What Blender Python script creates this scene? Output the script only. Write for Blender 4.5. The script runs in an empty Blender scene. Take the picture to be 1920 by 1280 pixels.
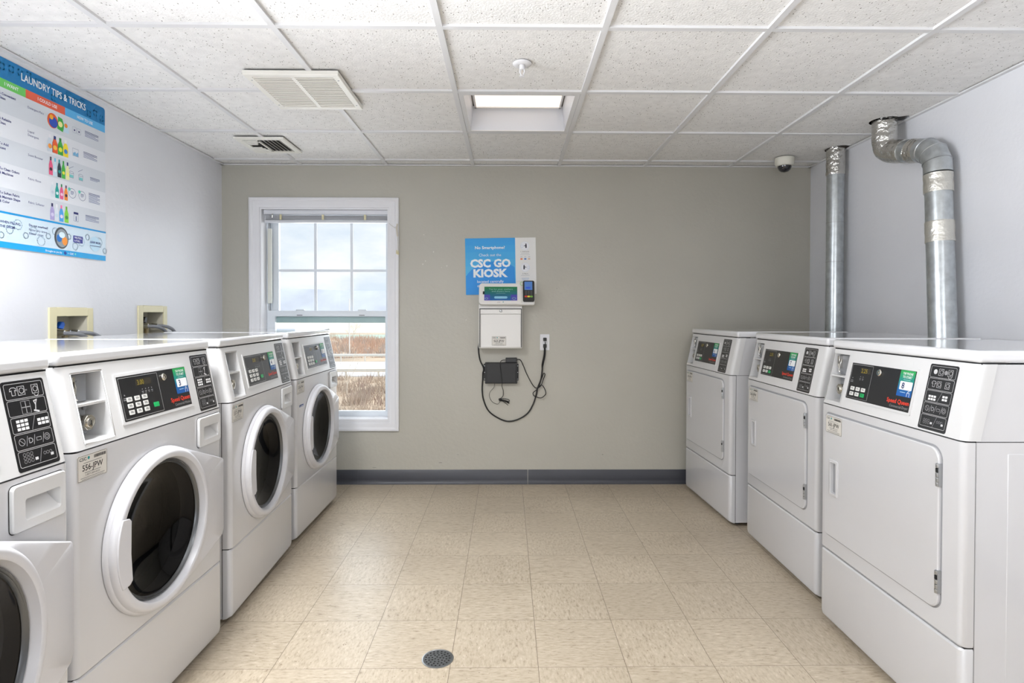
import bpy, bmesh, math, random
from mathutils import Vector, Matrix
random.seed(7)
PI = math.pi
SC = bpy.context.scene
COL = SC.collection

# ------------------------------------------------------------------ camera
cam_d = bpy.data.cameras.new('camera'); cam = bpy.data.objects.new('camera', cam_d); COL.objects.link(cam)
cam_d.sensor_width = 36; cam_d.lens = 1071.59/1920*36
cam_d.shift_x = (960-965.71)/1920; cam_d.shift_y = (601.17-640)/1920
cam_d.clip_start = 0.05; cam_d.clip_end = 5000
cam.matrix_world = (Matrix.Translation((0, 0, 1.2188)) @ Matrix.Rotation(-.0104, 4, 'Z') @ Matrix.Rotation(-.0125, 4, 'X')
                    @ Matrix.Rotation(-.0018, 4, 'Y') @ Matrix.Rotation(PI/2, 4, 'X'))
SC.camera = cam
SC.view_settings.view_transform = 'Standard'; SC.view_settings.look = 'None'
SC.view_settings.gamma = 1; SC.view_settings.use_curve_mapping = False
SC.view_settings.exposure = 0.0

# ------------------------------------------------------------------ world: bright overcast sky
W = bpy.data.worlds.new('sky'); SC.world = W; W.use_nodes = True
nt = W.node_tree; nt.nodes.clear()
wo = nt.nodes.new('ShaderNodeOutputWorld'); bg = nt.nodes.new('ShaderNodeBackground')
tc = nt.nodes.new('ShaderNodeTexCoord'); mp = nt.nodes.new('ShaderNodeMapping'); nz = nt.nodes.new('ShaderNodeTexNoise'); rp = nt.nodes.new('ShaderNodeValToRGB')
mp.inputs['Scale'].default_value = (1, 1, 2.6)
nz.inputs['Scale'].default_value = 5.0; nz.inputs['Detail'].default_value = 6; nz.inputs['Roughness'].default_value = .55
rp.color_ramp.elements[0].position = .36; rp.color_ramp.elements[0].color = (.72, .80, .90, 1)
rp.color_ramp.elements[1].position = .62; rp.color_ramp.elements[1].color = (1.0, 1.0, 1.0, 1)
nt.links.new(tc.outputs['Generated'], mp.inputs['Vector']); nt.links.new(mp.outputs[0], nz.inputs['Vector'])
nt.links.new(nz.outputs[0], rp.inputs[0]); nt.links.new(rp.outputs[0], bg.inputs[0]); nt.links.new(bg.outputs[0], wo.inputs[0])
bg.inputs[1].default_value = 1.12

def lamp(name, kind, loc, energy, color, rot=(0, 0, 0), size=None, size_y=None, angle=None):
    d = bpy.data.lights.new(name, kind); d.energy = energy; d.color = color
    if kind == 'AREA':
        d.shape = 'RECTANGLE'; d.size = size; d.size_y = size_y or size
    if angle is not None: d.angle = angle
    o = bpy.data.objects.new(name, d); COL.objects.link(o); o.location = loc; o.rotation_euler = rot
    return o
# a veiled sun over the valley, from the side so it reaches neither window
lamp('sun', 'SUN', (60, 0, 60), 3.6, (1, .97, .92), (0, math.radians(50), 0), angle=.2)
CEIL = 2.268; YB = 4.082; XL = -2.037; XR = 2.157; YF = -2.6
# grid cells holding a troffer: the visible one, then two unseen added as fill
GX0, GY0, G = .352, 2.1145, .6096
TROFFERS = [(-1, 1), (-3, -2), (1, -4)]
TROFFER_POWER = [0, 72, 18]
# added fill lamp at an unseen front window, tilted up to the ceiling
lamp('front_fill', 'AREA', (-.55, YF-.25, 1.15), 55, (.92, .95, 1), (PI/2+.25, 0, 0), 2.2, 1.5)
# added fill lamp at an unseen left window, then daylight through the far window
w3 = lamp('left_fill', 'AREA', (XL-.05, .85, 1.45), 44, (.92, .95, 1), (PI/2+.35, 0, -PI/2), 1.3, 1.0); w3.data.spread = math.radians(80)
lamp('far_window_daylight', 'AREA', (-1.30, YB+.55, 1.25), 14, (.86, .92, 1), (-PI/2, 0, 0), .85, 1.4)

# ------------------------------------------------------------------ materials
MATS = {}
def sl(c):  # sRGB 0-255 -> linear
    return tuple((v/255/12.92 if v/255 <= .04045 else ((v/255+.055)/1.055)**2.4) for v in c)
def mat(name, rgb, rough=.5, metal=0, coat=0, bump=0, bscale=60, var=0, vscale=3, emit=None, es=0, spec=None):
    if name in MATS: return MATS[name]
    m = bpy.data.materials.new(name); m.use_nodes = True; MATS[name] = m
    nt = m.node_tree; b = nt.nodes['Principled BSDF']; c = sl(rgb)
    b.inputs['Roughness'].default_value = rough; b.inputs['Metallic'].default_value = metal
    b.inputs['Coat Weight'].default_value = coat; b.inputs['Coat Roughness'].default_value = .08
    if spec is not None: b.inputs['Specular IOR Level'].default_value = spec
    b.inputs['Base Color'].default_value = (*c, 1)
    tc = nt.nodes.new('ShaderNodeTexCoord')
    n = nt.nodes.new('ShaderNodeTexNoise'); n.inputs['Scale'].default_value = vscale; n.inputs['Detail'].default_value = 4
    nt.links.new(tc.outputs['Object'], n.inputs['Vector'])
    r = nt.nodes.new('ShaderNodeValToRGB')
    v = var or .015
    r.color_ramp.elements[0].position = .3; r.color_ramp.elements[0].color = (*[x*(1-v) for x in c], 1)
    r.color_ramp.elements[1].position = .7; r.color_ramp.elements[1].color = (*[min(1, x*(1+v)) for x in c], 1)
    nt.links.new(n.outputs[0], r.inputs[0]); nt.links.new(r.outputs[0], b.inputs['Base Color'])
    if bump:
        n2 = nt.nodes.new('ShaderNodeTexNoise'); n2.inputs['Scale'].default_value = bscale; n2.inputs['Detail'].default_value = 3
        nt.links.new(tc.outputs['Object'], n2.inputs['Vector'])
        bp = nt.nodes.new('ShaderNodeBump'); bp.inputs['Strength'].default_value = bump; bp.inputs['Distance'].default_value = .01
        nt.links.new(n2.outputs[0], bp.inputs['Height']); nt.links.new(bp.outputs[0], b.inputs['Normal'])
    if emit:
        b.inputs['Emission Color'].default_value = (*sl(emit), 1); b.inputs['Emission Strength'].default_value = es
    return m
def ink(rgb): return mat('ink_%d_%d_%d' % rgb, rgb, .45)

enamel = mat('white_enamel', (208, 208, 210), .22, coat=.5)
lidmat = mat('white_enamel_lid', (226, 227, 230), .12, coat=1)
plastic = mat('white_plastic', (212, 212, 212), .32)
doorpl = mat('door_plastic', (212, 212, 216), .28)
blackpl = mat('black_overlay', (26, 26, 28), .3)
dark = mat('dark_gap', (20, 20, 21), .7)
steel = mat('brushed_steel', (176, 178, 180), .3, 1)
chrome = mat('chrome', (215, 212, 205), .12, 1)
greymet = mat('grey_painted_metal', (140, 142, 145), .4, .3)
drum_m = mat('drum_steel', (70, 70, 72), .42, 1, bump=.2, bscale=90)
rubber = mat('grey_rubber', (40, 41, 42), .5)
galv = mat('galvanised_steel', (190, 195, 197), .3, .9, var=.14, vscale=30, bump=.03, bscale=20)
foil = mat('foil_tape', (205, 203, 198), .24, 1, bump=1.0, bscale=38)
blackc = mat('black_cable', (18, 18, 18), .45)
trimw = mat('window_trim_white', (232, 232, 235), .35)
vinyl = mat('window_vinyl', (226, 232, 238), .3)
ivory = mat('ivory_plastic', (222, 214, 176), .4)
boxin = mat('outlet_box_inside', (196, 192, 176), .5)
braid = mat('braided_steel', (150, 152, 158), .35, .8, bump=.6, bscale=400)
brass = mat('brass_fitting', (190, 175, 140), .3, 1)
grille_m = mat('vent_white', (236, 234, 226), .4)
base_m = mat('charcoal_vinyl_base', (60, 61, 68), .42)
kiosk_w = mat('kiosk_white', (228, 226, 222), .3)
boxblk = mat('black_box', (22, 22, 23), .42)
tread = mat('galvanised_screw', (120, 118, 112), .4, 1)

def glass_mat(name, tint, strength=.9, rough=0, ior=1.5):
    m = bpy.data.materials.new(name); m.use_nodes = True; nt = m.node_tree; nt.nodes.clear()
    o = nt.nodes.new('ShaderNodeOutputMaterial'); mx = nt.nodes.new('ShaderNodeMixShader'); t = nt.nodes.new('ShaderNodeBsdfTransparent')
    g = nt.nodes.new('ShaderNodeBsdfGlossy'); lw = nt.nodes.new('ShaderNodeLayerWeight'); lw.inputs[0].default_value = .5
    p5 = nt.nodes.new('ShaderNodeMath'); p5.operation = 'POWER'; p5.inputs[1].default_value = 5; nt.links.new(lw.outputs['Facing'], p5.inputs[0])
    f = nt.nodes.new('ShaderNodeMath'); f.operation = 'MULTIPLY_ADD'; f.inputs[1].default_value = .9; f.inputs[2].default_value = ((ior-1)/(ior+1))**2; nt.links.new(p5.outputs[0], f.inputs[0])
    t.inputs[0].default_value = (*tint, 1); g.inputs['Roughness'].default_value = rough
    nt.links.new(f.outputs[0], mx.inputs[0]); nt.links.new(t.outputs[0], mx.inputs[1]); nt.links.new(g.outputs[0], mx.inputs[2]); nt.links.new(mx.outputs[0], o.inputs[0])
    return m
pane_m = glass_mat('window_glass', (.95, .98, .98))
doorglass = glass_mat('smoked_door_glass', (.13, .125, .125), rough=.02, ior=1.4)

def wall_mat(name, rgb, rough=.5, spots=False):
    m = mat(name, rgb, rough, bump=.12, bscale=45, var=.025, vscale=2.2)
    return m
wm_grey = wall_mat('paint_pale_blue_grey', (222, 223, 227), .42)
wm_taupe = wall_mat('paint_taupe', (183, 180, 169), .42)

def tile_ceiling():
    m = bpy.data.materials.new('acoustic_tile'); m.use_nodes = True; nt = m.node_tree; b = nt.nodes['Principled BSDF']; L = nt.links.new
    g = nt.nodes.new('ShaderNodeNewGeometry')
    v = nt.nodes.new('ShaderNodeTexVoronoi'); v.inputs['Scale'].default_value = 112; v.feature = 'F1'
    n = nt.nodes.new('ShaderNodeTexNoise'); n.inputs['Scale'].default_value = 26; n.inputs['Detail'].default_value = 3
    n3 = nt.nodes.new('ShaderNodeTexNoise'); n3.inputs['Scale'].default_value = 120
    mpp = nt.nodes.new('ShaderNodeMapping'); mpp.inputs['Scale'].default_value = (1, .6, 1)
    L(g.outputs['Position'], mpp.inputs[0]); L(mpp.outputs[0], v.inputs['Vector']); L(g.outputs['Position'], n.inputs['Vector']); L(g.outputs['Position'], n3.inputs['Vector'])
    # pin holes: small cells whose random value is high
    lt = nt.nodes.new('ShaderNodeMath'); lt.operation = 'LESS_THAN'
    sep = nt.nodes.new('ShaderNodeSeparateColor'); L(v.outputs['Color'], sep.inputs[0])
    mul = nt.nodes.new('ShaderNodeMath'); mul.operation = 'MULTIPLY'; mul.inputs[1].default_value = .36
    L(sep.outputs[0], mul.inputs[0]); L(v.outputs['Distance'], lt.inputs[0])
    sub = nt.nodes.new('ShaderNodeMath'); sub.operation = 'SUBTRACT'; sub.inputs[1].default_value = .10; L(mul.outputs[0], sub.inputs[0]); L(sub.outputs[0], lt.inputs[1])
    mx = nt.nodes.new('ShaderNodeMixRGB'); mx.inputs[1].default_value = (*sl((240, 239, 237)), 1); mx.inputs[2].default_value = (*sl((140, 136, 130)), 1)
    L(lt.outputs[0], mx.inputs[0])
    r = nt.nodes.new('ShaderNodeValToRGB'); r.color_ramp.elements[0].position = .35; r.color_ramp.elements[0].color = (.93, .93, .93, 1); r.color_ramp.elements[1].position = .65; r.color_ramp.elements[1].color = (1, 1, 1, 1)
    L(n.outputs[0], r.inputs[0])
    m2 = nt.nodes.new('ShaderNodeMixRGB'); m2.blend_type = 'MULTIPLY'; m2.inputs[0].default_value = 1; L(mx.outputs[0], m2.inputs[1]); L(r.outputs[0], m2.inputs[2])
    L(m2.outputs[0], b.inputs['Base Color']); b.inputs['Roughness'].default_value = .9
    bp = nt.nodes.new('ShaderNodeBump'); bp.inputs['Strength'].default_value = .5; bp.inputs['Distance'].default_value = .004; L(n3.outputs[0], bp.inputs['Height']); L(bp.outputs[0], b.inputs['Normal'])
    return m
ceil_m = tile_ceiling()
tbar = mat('ceiling_grid_white', (222, 222, 223), .45)

def tile_floor():
    m = bpy.data.materials.new('vinyl_composition_tile'); m.use_nodes = True; nt = m.node_tree; b = nt.nodes['Principled BSDF']; L = nt.links.new
    g = nt.nodes.new('ShaderNodeNewGeometry'); mp = nt.nodes.new('ShaderNodeMapping'); mp.vector_type = 'TEXTURE'
    mp.inputs['Location'].default_value = (.1003, 2.5642, 0); mp.inputs['Rotation'].default_value = (0, 0, .0041); mp.inputs['Scale'].default_value = (.3048, .3048, .3048)
    L(g.outputs['Position'], mp.inputs[0])
    def math_(op, a, bb=None, cc=None):
        n = nt.nodes.new('ShaderNodeMath'); n.operation = op
        for i, q in enumerate((a, bb, cc)):
            if q is None: continue
            if isinstance(q, (int, float)): n.inputs[i].default_value = q
            else: L(q, n.inputs[i])
        return n.outputs[0]
    s = nt.nodes.new('ShaderNodeSeparateXYZ'); L(mp.outputs[0], s.inputs[0])
    fx = math_('FLOOR', s.outputs[0]); fy = math_('FLOOR', s.outputs[1])
    chk = math_('MODULO', math_('ADD', math_('ADD', fx, fy), 100), 2)
    cid = nt.nodes.new('ShaderNodeCombineXYZ'); L(fx, cid.inputs[0]); L(fy, cid.inputs[1])
    wn = nt.nodes.new('ShaderNodeTexWhiteNoise'); wn.noise_dimensions = '3D'; L(cid.outputs[0], wn.inputs[0])
    # joints
    frx = math_('FRACT', s.outputs[0]); fry = math_('FRACT', s.outputs[1])
    ex = math_('MINIMUM', frx, math_('SUBTRACT', 1, frx)); ey = math_('MINIMUM', fry, math_('SUBTRACT', 1, fry))
    j = math_('MAXIMUM', math_('LESS_THAN', ex, .0035), math_('LESS_THAN', ey, .0028))
    # grain in one of two directions
    def grain(sc):
        mm = nt.nodes.new('ShaderNodeMapping'); mm.inputs['Scale'].default_value = sc; L(g.outputs['Position'], mm.inputs[0])
        off = nt.nodes.new('ShaderNodeVectorMath'); off.operation = 'ADD'; L(mm.outputs[0], off.inputs[0])
        sc2 = nt.nodes.new('ShaderNodeVectorMath'); sc2.operation = 'SCALE'; sc2.inputs['Scale'].default_value = 20; L(wn.outputs['Color'], sc2.inputs[0]); L(sc2.outputs[0], off.inputs[1])
        return off.outputs[0]
    mixv = nt.nodes.new('ShaderNodeMix'); mixv.data_type = 'VECTOR'
    L(chk, mixv.inputs['Factor']); L(grain((26, 80, 26)), mixv.inputs[4]); L(grain((80, 30, 26)), mixv.inputs[5])
    n1 = nt.nodes.new('ShaderNodeTexNoise'); n1.inputs['Scale'].default_value = 1.3; n1.inputs['Detail'].default_value = 4; n1.inputs['Roughness'].default_value = .6; L(mixv.outputs[1], n1.inputs['Vector'])
    r1 = nt.nodes.new('ShaderNodeValToRGB'); cr = r1.color_ramp
    cr.elements[0].position = .27; cr.elements[0].color = (*sl((150, 135, 115)), 1)
    cr.elements[1].position = .74; cr.elements[1].color = (*sl((214, 203, 187)), 1)
    for p, c in ((.38, (180, 166, 145)), (.5, (191, 178, 157)), (.62, (197, 184, 164))):
        e = cr.elements.new(p); e.color = (*sl(c), 1)
    L(n1.outputs[0], r1.inputs[0])
    # small dark chips
    n2 = nt.nodes.new('ShaderNodeTexNoise'); n2.inputs['Scale'].default_value = 2.3; n2.inputs['Detail'].default_value = 1; L(mixv.outputs[1], n2.inputs['Vector'])
    chip = math_('GREATER_THAN', n2.outputs[0], .735)
    mc = nt.nodes.new('ShaderNodeMixRGB'); L(math_('MULTIPLY', chip, .75), mc.inputs[0]); L(r1.outputs[0], mc.inputs[1]); mc.inputs[2].default_value = (*sl((128, 110, 88)), 1)
    # tile to tile tint, worn patches, soiling
    n4 = nt.nodes.new('ShaderNodeTexNoise'); n4.inputs['Scale'].default_value = 1.6; n4.inputs['Detail'].default_value = 5; L(g.outputs['Position'], n4.inputs['Vector'])
    r4 = nt.nodes.new('ShaderNodeValToRGB'); r4.color_ramp.elements[0].position = .3; r4.color_ramp.elements[0].color = (.86, .85, .84, 1); r4.color_ramp.elements[1].position = .65; r4.color_ramp.elements[1].color = (1, 1, 1, 1); L(n4.outputs[0], r4.inputs[0])
    mt = nt.nodes.new('ShaderNodeMixRGB'); mt.blend_type = 'MULTIPLY'; mt.inputs[0].default_value = 1; L(mc.outputs[0], mt.inputs[1]); L(r4.outputs[0], mt.inputs[2])
    tv = math_('ADD', math_('MULTIPLY', wn.outputs['Value'], .07), .955)
    cv = nt.nodes.new('ShaderNodeCombineColor'); [L(tv, cv.inputs[i]) for i in range(3)]
    mt2 = nt.nodes.new('ShaderNodeMixRGB'); mt2.blend_type = 'MULTIPLY'; mt2.inputs[0].default_value = 1; L(mt.outputs[0], mt2.inputs[1]); L(cv.outputs[0], mt2.inputs[2])
    mj = nt.nodes.new('ShaderNodeMixRGB'); L(math_('MULTIPLY', j, .8), mj.inputs[0]); L(mt2.outputs[0], mj.inputs[1]); mj.inputs[2].default_value = (*sl((96, 82, 66)), 1)
    L(mj.outputs[0], b.inputs['Base Color'])
    rr = nt.nodes.new('ShaderNodeMapRange'); L(n4.outputs[0], rr.inputs[0]); rr.inputs[3].default_value = .26; rr.inputs[4].default_value = .42; L(rr.outputs[0], b.inputs['Roughness'])
    b.inputs['Specular IOR Level'].default_value = .4
    return m
floor_m = tile_floor()

# ------------------------------------------------------------------ mesh builder
def ident(u, v, h): return (u, v, h)
_TC = {}
def text_mesh(s, bold):
    k = (s, bold)
    if k in _TC: return _TC[k]
    cu = bpy.data.curves.new('glyphs', 'FONT'); cu.body = s; cu.size = 1; cu.resolution_u = 2
    if bold: cu.offset = .018 if bold is True else bold
    ob = bpy.data.objects.new('glyphs', cu)
    me = bpy.data.meshes.new_from_object(ob)
    vs = [(v.co.x, v.co.y) for v in me.vertices]; fs = [tuple(p.vertices) for p in me.polygons]
    bpy.data.objects.remove(ob); bpy.data.curves.remove(cu); bpy.data.meshes.remove(me)
    _TC[k] = (vs, fs); return _TC[k]

class MB:
    def __init__(s, mats): s.v = []; s.f = []; s.m = []; s.mats = mats if isinstance(mats, list) else [mats]
    def mi(s, m):
        if m is None: return 0
        if isinstance(m, int): return m
        if m not in s.mats: s.mats.append(m)
        return s.mats.index(m)
    def add(s, vs, fs, m=None):
        o = len(s.v); s.v += [tuple(x) for x in vs]; i = s.mi(m)
        for f in fs: s.f.append(tuple(a+o for a in f)); s.m.append(i)
        return s
    def box(s, x0, y0, z0, x1, y1, z1, m=None, mp=ident):
        vs = [mp(x, y, z) for z in (z0, z1) for y in (y0, y1) for x in (x0, x1)]
        return s.add(vs, [(0, 2, 3, 1), (4, 5, 7, 6), (0, 1, 5, 4), (2, 6, 7, 3), (0, 4, 6, 2), (1, 3, 7, 5)], m)
    def prism(s, poly, mp, h0, h1, m=None):
        n = len(poly)
        vs = [mp(u, v, h0) for u, v in poly]+[mp(u, v, h1) for u, v in poly]
        fs = [tuple(range(n))[::-1], tuple(range(n, 2*n))]+[(i, (i+1) % n, n+(i+1) % n, n+i) for i in range(n)]
        return s.add(vs, fs, m)
    def flat(s, poly, mp, h, m=None):
        return s.add([mp(u, v, h) for u, v in poly], [tuple(range(len(poly)))], m)
    def rect(s, u0, v0, u1, v1, mp, h, m=None): return s.flat([(u0, v0), (u1, v0), (u1, v1), (u0, v1)], mp, h, m)
    def stroke(s, pts, w, mp, h, m=None, closed=False):
        n = len(pts); rng = range(n if closed else n-1)
        for i in rng:
            a = Vector(pts[i]); b = Vector(pts[(i+1) % n]); d = b-a
            if d.length < 1e-7: continue
            d.normalize(); p = Vector((-d.y, d.x))*w/2; e = d*w/2
            q = [a-e+p, a-e-p, b+e-p, b+e+p]
            s.flat([(k.x, k.y) for k in q], mp, h, m)
        return s
    def ring(s, cu, cv, r, w, mp, h, m=None, n=20, a0=0, a1=2*PI, ry=None):
        ry = ry or r
        pts = [(cu+r*math.cos(a0+(a1-a0)*i/n), cv+ry*math.sin(a0+(a1-a0)*i/n)) for i in range(n+1)]
        return s.stroke(pts, w, mp, h, m)
    def disc(s, cu, cv, r, mp, h, m=None, n=20, ry=None):
        ry = ry or r
        return s.flat([(cu+r*math.cos(2*PI*i/n), cv+ry*math.sin(2*PI*i/n)) for i in range(n)], mp, h, m)
    def text(s, t, u, v, hh, mp, h, m=None, align='c', width=None, bold=False):
        vs, fs = text_mesh(t, bold)
        if not vs: return s
        x0 = min(a for a, b in vs); x1 = max(a for a, b in vs)
        k = hh/.70; kx = k
        if width: kx = width/(x1-x0)
        wd = (x1-x0)*kx; off = {'c': -wd/2, 'l': 0, 'r': -wd}[align]
        return s.add([mp(u+off+(a-x0)*kx, v+b*k, h) for a, b in vs], fs, m)
    def tube(s, path, r, seg=12, m=None, caps=True, rs=None):
        P = [Vector(p) for p in path]; n = len(P); rings = []
        t0 = (P[1]-P[0]).normalized(); up = Vector((0, 0, 1)) if abs(t0.z) < .9 else Vector((1, 0, 0))
        nrm = t0.cross(up).normalized(); tp = t0
        for i in range(n):
            if i == 0: t = (P[1]-P[0])
            elif i == n-1: t = (P[-1]-P[-2])
            else: t = (P[i+1]-P[i]).normalized()+(P[i]-P[i-1]).normalized()
            t.normalize()
            ax = tp.cross(t)
            if ax.length > 1e-6: nrm = Matrix.Rotation(tp.angle(t), 3, ax.normalized()) @ nrm
            bn = t.cross(nrm).normalized(); nn = bn.cross(t).normalized(); tp = t; nrm = nn
            rr = rs[i] if rs else r
            rings.append([P[i]+nn*rr*math.cos(2*PI*k/seg)+bn*rr*math.sin(2*PI*k/seg) for k in range(seg)])
        return s.loft(rings, True, caps, m)
    def loft(s, rings, closed=True, caps=True, m=None):
        n = len(rings[0]); vs = [p for r in rings for p in r]; fs = []
        for i in range(len(rings)-1):
            for k in range(n if closed else n-1):
                a = i*n+k; b = i*n+(k+1) % n; fs.append((a, b, b+n, a+n))
        if caps: fs.append(tuple(range(n))[::-1]); fs.append(tuple((len(rings)-1)*n+k for k in range(n)))
        return s.add(vs, fs, m)
    def lathe(s, prof, mp, seg=32, m=None, caps=False):
        rings = [[mp(r*math.cos(2*PI*k/seg), r*math.sin(2*PI*k/seg), h) for k in range(seg)] for r, h in prof]
        return s.loft(rings, True, caps, m)
    def ball(s, c, r, m=None, seg=12, sz=1):
        pr = [(max(1e-4, r*math.sin(PI*i/8)), -r*sz*math.cos(PI*i/8)) for i in range(9)]
        return s.lathe(pr, lambda a, b, h: (c[0]+a, c[1]+b, c[2]+h), seg, m)
    def build(s, name, parent=None, bevel=0, seg=2, smooth=35, label=None, cat=None, group=None, kind=None, recalc=True, loc=None):
        me = bpy.data.meshes.new(name); me.from_pydata(s.v, [], s.f)
        for m in s.mats: me.materials.append(m)
        me.polygons.foreach_set('material_index', s.m)
        if recalc:
            b = bmesh.new(); b.from_mesh(me); bmesh.ops.remove_doubles(b, verts=b.verts, dist=1e-6)
            bmesh.ops.recalc_face_normals(b, faces=b.faces); b.to_mesh(me); b.free()
        if smooth:
            me.polygons.foreach_set('use_smooth', [True]*len(me.polygons)); me.set_sharp_from_angle(angle=math.radians(smooth))
        me.update()
        o = bpy.data.objects.new(name, me); COL.objects.link(o)
        if parent: o.parent = parent
        if loc: o.location = loc
        if bevel:
            md = o.modifiers.new('bevel', 'BEVEL'); md.width = bevel; md.segments = seg; md.limit_method = 'ANGLE'; md.angle_limit = math.radians(40)
        tag(o, label, cat, group, kind)
        return o
def tag(o, label=None, cat=None, group=None, kind=None):
    if label: o['label'] = label
    if cat: o['category'] = cat
    if group: o['group'] = group
    if kind: o['kind'] = kind
    return o
def thing(name, label, cat, loc=(0, 0, 0), rz=0, group=None):
    o = bpy.data.objects.new(name, None); COL.objects.link(o); o.location = loc; o.rotation_euler = (0, 0, rz); o.empty_display_size = .1
    return tag(o, label, cat, group)
def rrect(u0, v0, u1, v1, r, n=5):
    out = []
    for cx, cy, a in ((u1-r, v0+r, -PI/2), (u1-r, v1-r, 0), (u0+r, v1-r, PI/2), (u0+r, v0+r, PI)):
        for i in range(n+1):
            t = a+PI/2*i/n; out.append((cx+r*math.cos(t), cy+r*math.sin(t)))
    return out
def spline(pts, k=6):
    P = [Vector(p) for p in pts]; out = []
    for i in range(len(P)-1):
        p0 = P[max(i-1, 0)]; p1 = P[i]; p2 = P[i+1]; p3 = P[min(i+2, len(P)-1)]
        for j in range(k):
            t = j/k; out.append(.5*((2*p1)+(-p0+p2)*t+(2*p0-5*p1+4*p2-p3)*t*t+(-p0+3*p1-3*p2+p3)*t**3))
    out.append(P[-1]); return out
def copy_tree(o, parent=None):
    c = o.copy(); COL.objects.link(c); c.parent = parent
    for ch in list(o.children): copy_tree(ch, c)
    return c

# maps for flat work: (u, v, height off the surface)
def wallL(u, v, h): return (XL+h, u, v)
def wallB(u, v, h): return (u, YB-h, v)

# ================================================================== SETTING
# back wall with the window opening
WX0, WX1, WZ0, WZ1 = -1.771, -.854, .445, 1.968
def gridwall(xs, zs, holes, mp, th, name, m):
    b = MB(m)
    for i in range(len(xs)-1):
        for k in range(len(zs)-1):
            if (i, k) in holes: continue
            b.rect(xs[i], zs[k], xs[i+1], zs[k+1], mp, 0); b.rect(xs[i], zs[k], xs[i+1], zs[k+1], mp, -th)
    for (i, k) in holes:
        q = [(xs[i], zs[k]), (xs[i+1], zs[k]), (xs[i+1], zs[k+1]), (xs[i], zs[k+1])]
        for a in range(4):
            if ((i, k-1), (i+1, k), (i, k+1), (i-1, k))[a] in holes: continue
            u0, v0 = q[a]; u1, v1 = q[(a+1) % 4]
            b.add([mp(u0, v0, 0), mp(u1, v1, 0), mp(u1, v1, -th), mp(u0, v0, -th)], [(0, 1, 2, 3)])
    u0, u1, v0, v1 = xs[0], xs[-1], zs[0], zs[-1]
    q = [(u0, v0), (u1, v0), (u1, v1), (u0, v1)]
    for a in range(4):
        b.add([mp(*q[a], 0), mp(*q[(a+1) % 4], 0), mp(*q[(a+1) % 4], -th), mp(*q[a], -th)], [(0, 1, 2, 3)])
    return b.build(name, kind='structure', smooth=0, recalc=False)
ZT = CEIL+.30
gridwall([XL-.15, WX0, WX1, XR+.15], [0, WZ0, WZ1, ZT], [(1, 1)], wallB, .16, 'wall_back', wm_taupe)
BX = [(2.585, 2.776, 1.00, 1.203), (3.190, 3.378, 1.00, 1.222)]
gridwall([YF-.1, .15, 1.55, BX[0][0], BX[0][1], BX[1][0], BX[1][1], YB], [0, .9, 1.0, 1.203, 1.222, 2.0, ZT], [(1, 1), (1, 2), (1, 3), (1, 4), (3, 2), (5, 2), (5, 3)], wallL, .14, 'wall_left', wm_grey)
gridwall([YF-.1, YB], [0, ZT], [], lambda u, v, h: (XR-h, u, v), .14, 'wall_right', wm_grey)
gridwall([XL-.14, -1.6, .5, XR+.14], [0, .55, 1.95, ZT], [(1, 1)], lambda u, v, h: (u, YF+h, v), .12, 'wall_front', wm_grey)
fb = MB(trimw)
for x0, x1, z0, z1 in ((-1.68, -1.60, .47, 2.03), (.5, .58, .47, 2.03), (-1.6, .5, .47, .55), (-1.6, .5, 1.95, 2.03), (-.58, -.52, .55, 1.95)):
    fb.box(x0, YF-.02, z0, x1, YF+.02, z1)
wfr = fb.build('fill_window_2', kind='structure', bevel=.004)  # unseen window added to give the front fill lamp an opening
fb = MB(trimw)
for y0, y1, z0, z1 in ((.07, .15, .82, 2.08), (1.55, 1.63, .82, 2.08), (.15, 1.55, .82, .90), (.15, 1.55, 2.0, 2.08), (.82, .88, .90, 2.0)):
    fb.box(XL-.02, y0, z0, XL+.015, y1, z1)
fb.build('fill_window_3', kind='structure', bevel=.004)  # unseen window added to give the left fill lamp an opening
MB(floor_m).box(XL-.14, YF-.12, -.12, XR+.14, YB+.15, 0).build('floor', kind='structure', smooth=0)

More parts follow.
